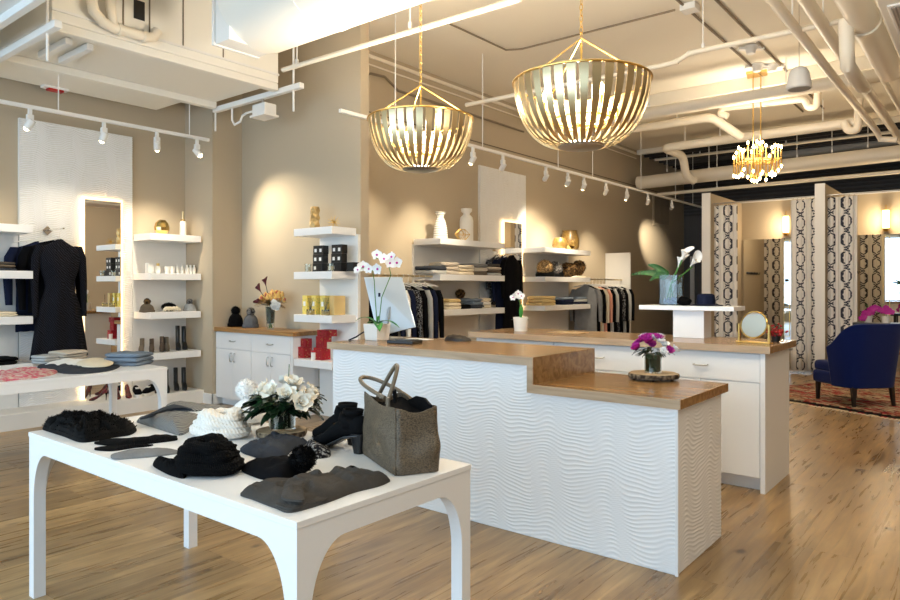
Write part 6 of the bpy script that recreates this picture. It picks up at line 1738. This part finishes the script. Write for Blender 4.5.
st('taupe folded top','middle shelf behind the computer, fourth pile', 7.782, zs2, .34, ['taupeknit','beige','marl'], group='folded tops on the middle shelf', seed=4)
st('grey folded top','middle shelf behind the computer, last pile', 8.124, zs2, .34, ['lgrey','taupeknit','beige','char_knit'], .042, group='folded tops on the middle shelf', seed=5)
st('cream folded sweater','lowest shelf behind the computer, left pile', 7.194, zs3, .28, ['cream','cream','yellowk'], .046, group='folded sweaters on the lowest shelf', seed=6)
st('black folded sweater','lowest shelf behind the computer, second pile', 7.436, zs3, .24, ['black','black'], .03, group='folded sweaters on the lowest shelf', seed=7)
st('blue-grey folded sweater','lowest shelf behind the computer, third pile', 7.735, zs3, .26, ['darkgrey','denim','denim'], .046, group='folded sweaters on the lowest shelf', seed=8)
st('cream folded sweater','lowest shelf behind the computer, right pile', 7.902, zs3, .28, ['cream','whitewool','cream'], .046, group='folded sweaters on the lowest shelf', seed=9)
y = 7.37
t = thing('fur_pompom_hat', 'hat with big brown fur pompom behind the cream sweaters, lowest shelf', 'hat', (-5.98,y,zs3)); 
pom((-5.98,y+.3,zs3+.20),.075,'fur_brown',t,9,500); MB().lathe([(0,0),(.09,0),(.085,.08),(.05,.13),(0,.14)], (-5.98,y+.3,zs3), 24).build('knitted_crown', M['taupeknit'], t, smooth=True)
# right shelf group
y = 10.132; t = thing('gold_pot', 'small round hammered gold pot, left on the shelf with the gold jar', 'pot', (-5.78,y,zs1))
MB().lathe([(0,0),(.095,.002),(.125,.06),(.12,.13),(.09,.19),(.08,.188),(0,.13)], (-5.78,y,zs1), 28).build('pot_body', M['hammered'], t, smooth=True)
y = 10.602; t = thing('gold_jar', 'larger hammered gold jar on the top shelf right of the far mirror', 'jar', (-5.9,y+.1,zs1))
MB().lathe([(0,0),(.13,.002),(.165,.07),(.165,.20),(.14,.28),(.125,.335),(.14,.355),(.12,.355),(0,.3)], (-5.9,y+.1,zs1), 28).build('jar_body', M['hammered'], t, smooth=True)
y = 10.311; t = thing('gold_bowl', 'small shallow gold bowl before the hammered gold jar', 'bowl', (-5.70,y,zs1))
MB().lathe([(0,0),(.05,.001),(.09,.03),(.105,.06),(.10,.06),(.085,.034),(0,.02)], (-5.70,y,zs1), 28).build('bowl_body', M['gold'], t, smooth=True)
for px_y, r_, mt_, lb in ((9.724,.13,'fur_tan','tan fur hat, left of three fur pieces on the far middle shelf'),(10.049,.12,'fur_grey','grey fur hat, middle of the fur pieces on the far shelf')):
    t = thing('fur_hat', lb, 'hat', (-5.82,px_y,zs2)); m = MB().ball((-5.82,px_y,zs2+r_+.02),r_,16,nz=.15); fuzz(m,(-5.82,px_y,zs2+r_+.02),r_,600,.03,2); m.build('fur_crown', M[mt_], t, smooth=True)
    m = MB().lathe([(0,0),(r_*1.2,0),(r_*1.25,.04),(r_*1.0,.09),(0,.09)], (-5.84,px_y+.04,zs2), 24); fuzz(m,(-5.84,px_y+.04,zs2+.06),r_*1.15,400,.03,2,.5); m.build('dark_brim', M['black_fur'], t, smooth=True)
y = 10.634; t = thing('fur_stole', 'dark brown fur stole, right of the fur pieces on the far middle shelf', 'stole', (-5.82,y,zs2))
m = MB()
for k in range(5): 
    c_ = (-5.82,y-.22+.12*k,zs2+.125+(.06 if k == 4 else 0)); m.ball(c_,.12+.015*(k % 2),14,nz=.3); fuzz(m,c_,.12,300,.035,k)
m.build('fur', M['fur_brown'], t, smooth=True)
flat('cream_scarf', [(-5.66,y-.16),(-5.66,y+.22),(-5.73,y+.25),(-5.73,y-.18)], .03, 'cream', 'cream scarf tucked before the dark fur stole', 'scarf', z=zs2)
st('mustard cream folded sweater','lowest far shelf, left pile', 9.641, zs3, .46, ['yellowk','yellowk','yellowk'], .05, group='folded sweaters on the lowest far shelf', seed=11)
st('navy folded jeans','lowest far shelf, middle pile', 10.298, zs3, .40, ['navyf','navyf','denim'], .042, group='folded sweaters on the lowest far shelf', seed=12)
st('pale green-grey folded top','lowest far shelf, right pile', 10.795, zs3, .38, ['navyf','lgrey','denim'], .042, group='folded sweaters on the lowest far shelf', seed=13)

# pink orchids on the console
for k, (px_, xx) in enumerate(((0,-1.566),(1,-1.333))):
    zt = .9105+.012-.012
    t = thing('orchid', 'potted magenta orchid on the black console, %s of two' % ('left' if k == 0 else 'right'), 'potted plant', (xx,12.12,zt), 'magenta orchids')
    MB().lathe([(0,0),(.05,0),(.06,.1),(.055,.1),(0,.08)], (xx,12.12,zt), 20).build('white_pot', M['ceramic'], t, smooth=True)
    MB().tube([(xx,12.12,zt+.08),(xx+.02,12.12,zt+.22),(xx-.04,12.1,zt+.28)], .004, 6).build('stem', M['stem'], t)
    m = MB(); rr_ = random.Random(k)
    n_ = 16 if k == 0 else 12
    for i in range(n_):
        u = i/(n_-1)
        c_ = (xx-.08+.16*u+rr_.uniform(-.03,.03), 12.05+rr_.uniform(-.05,.05), zt+.06+(.17*u if k == 0 else .14)+rr_.uniform(-.035,.035)); orchid_flower(m, m, c_, (.3,-1,.1), .045, i)
    m.build('magenta_blooms', M['magenta'], t, smooth=True, sharp=180)

# added flat fittings that dress the two warm fill lamps (beyond the right of the view)
for x, y, w in ((.6,2.6,'nearer the shop front'),(1.6,8.6,'towards the fitting rooms')):
    t = thing('added_fill_fitting', 'added flat white fitting for a fill lamp right of the counters, %s' % w, 'added fill fitting', (x,y,4.32))
    MB().box(x-1.24,y-.64,4.33,x+1.24,y+.64,4.399).build('fitting_frame', M['white_matte'], t, bevel=.004)
    MB().box(x-1.2,y-.6,4.318,x+1.2,y+.6,4.33).build('diffuser', M['whitewool'], t)
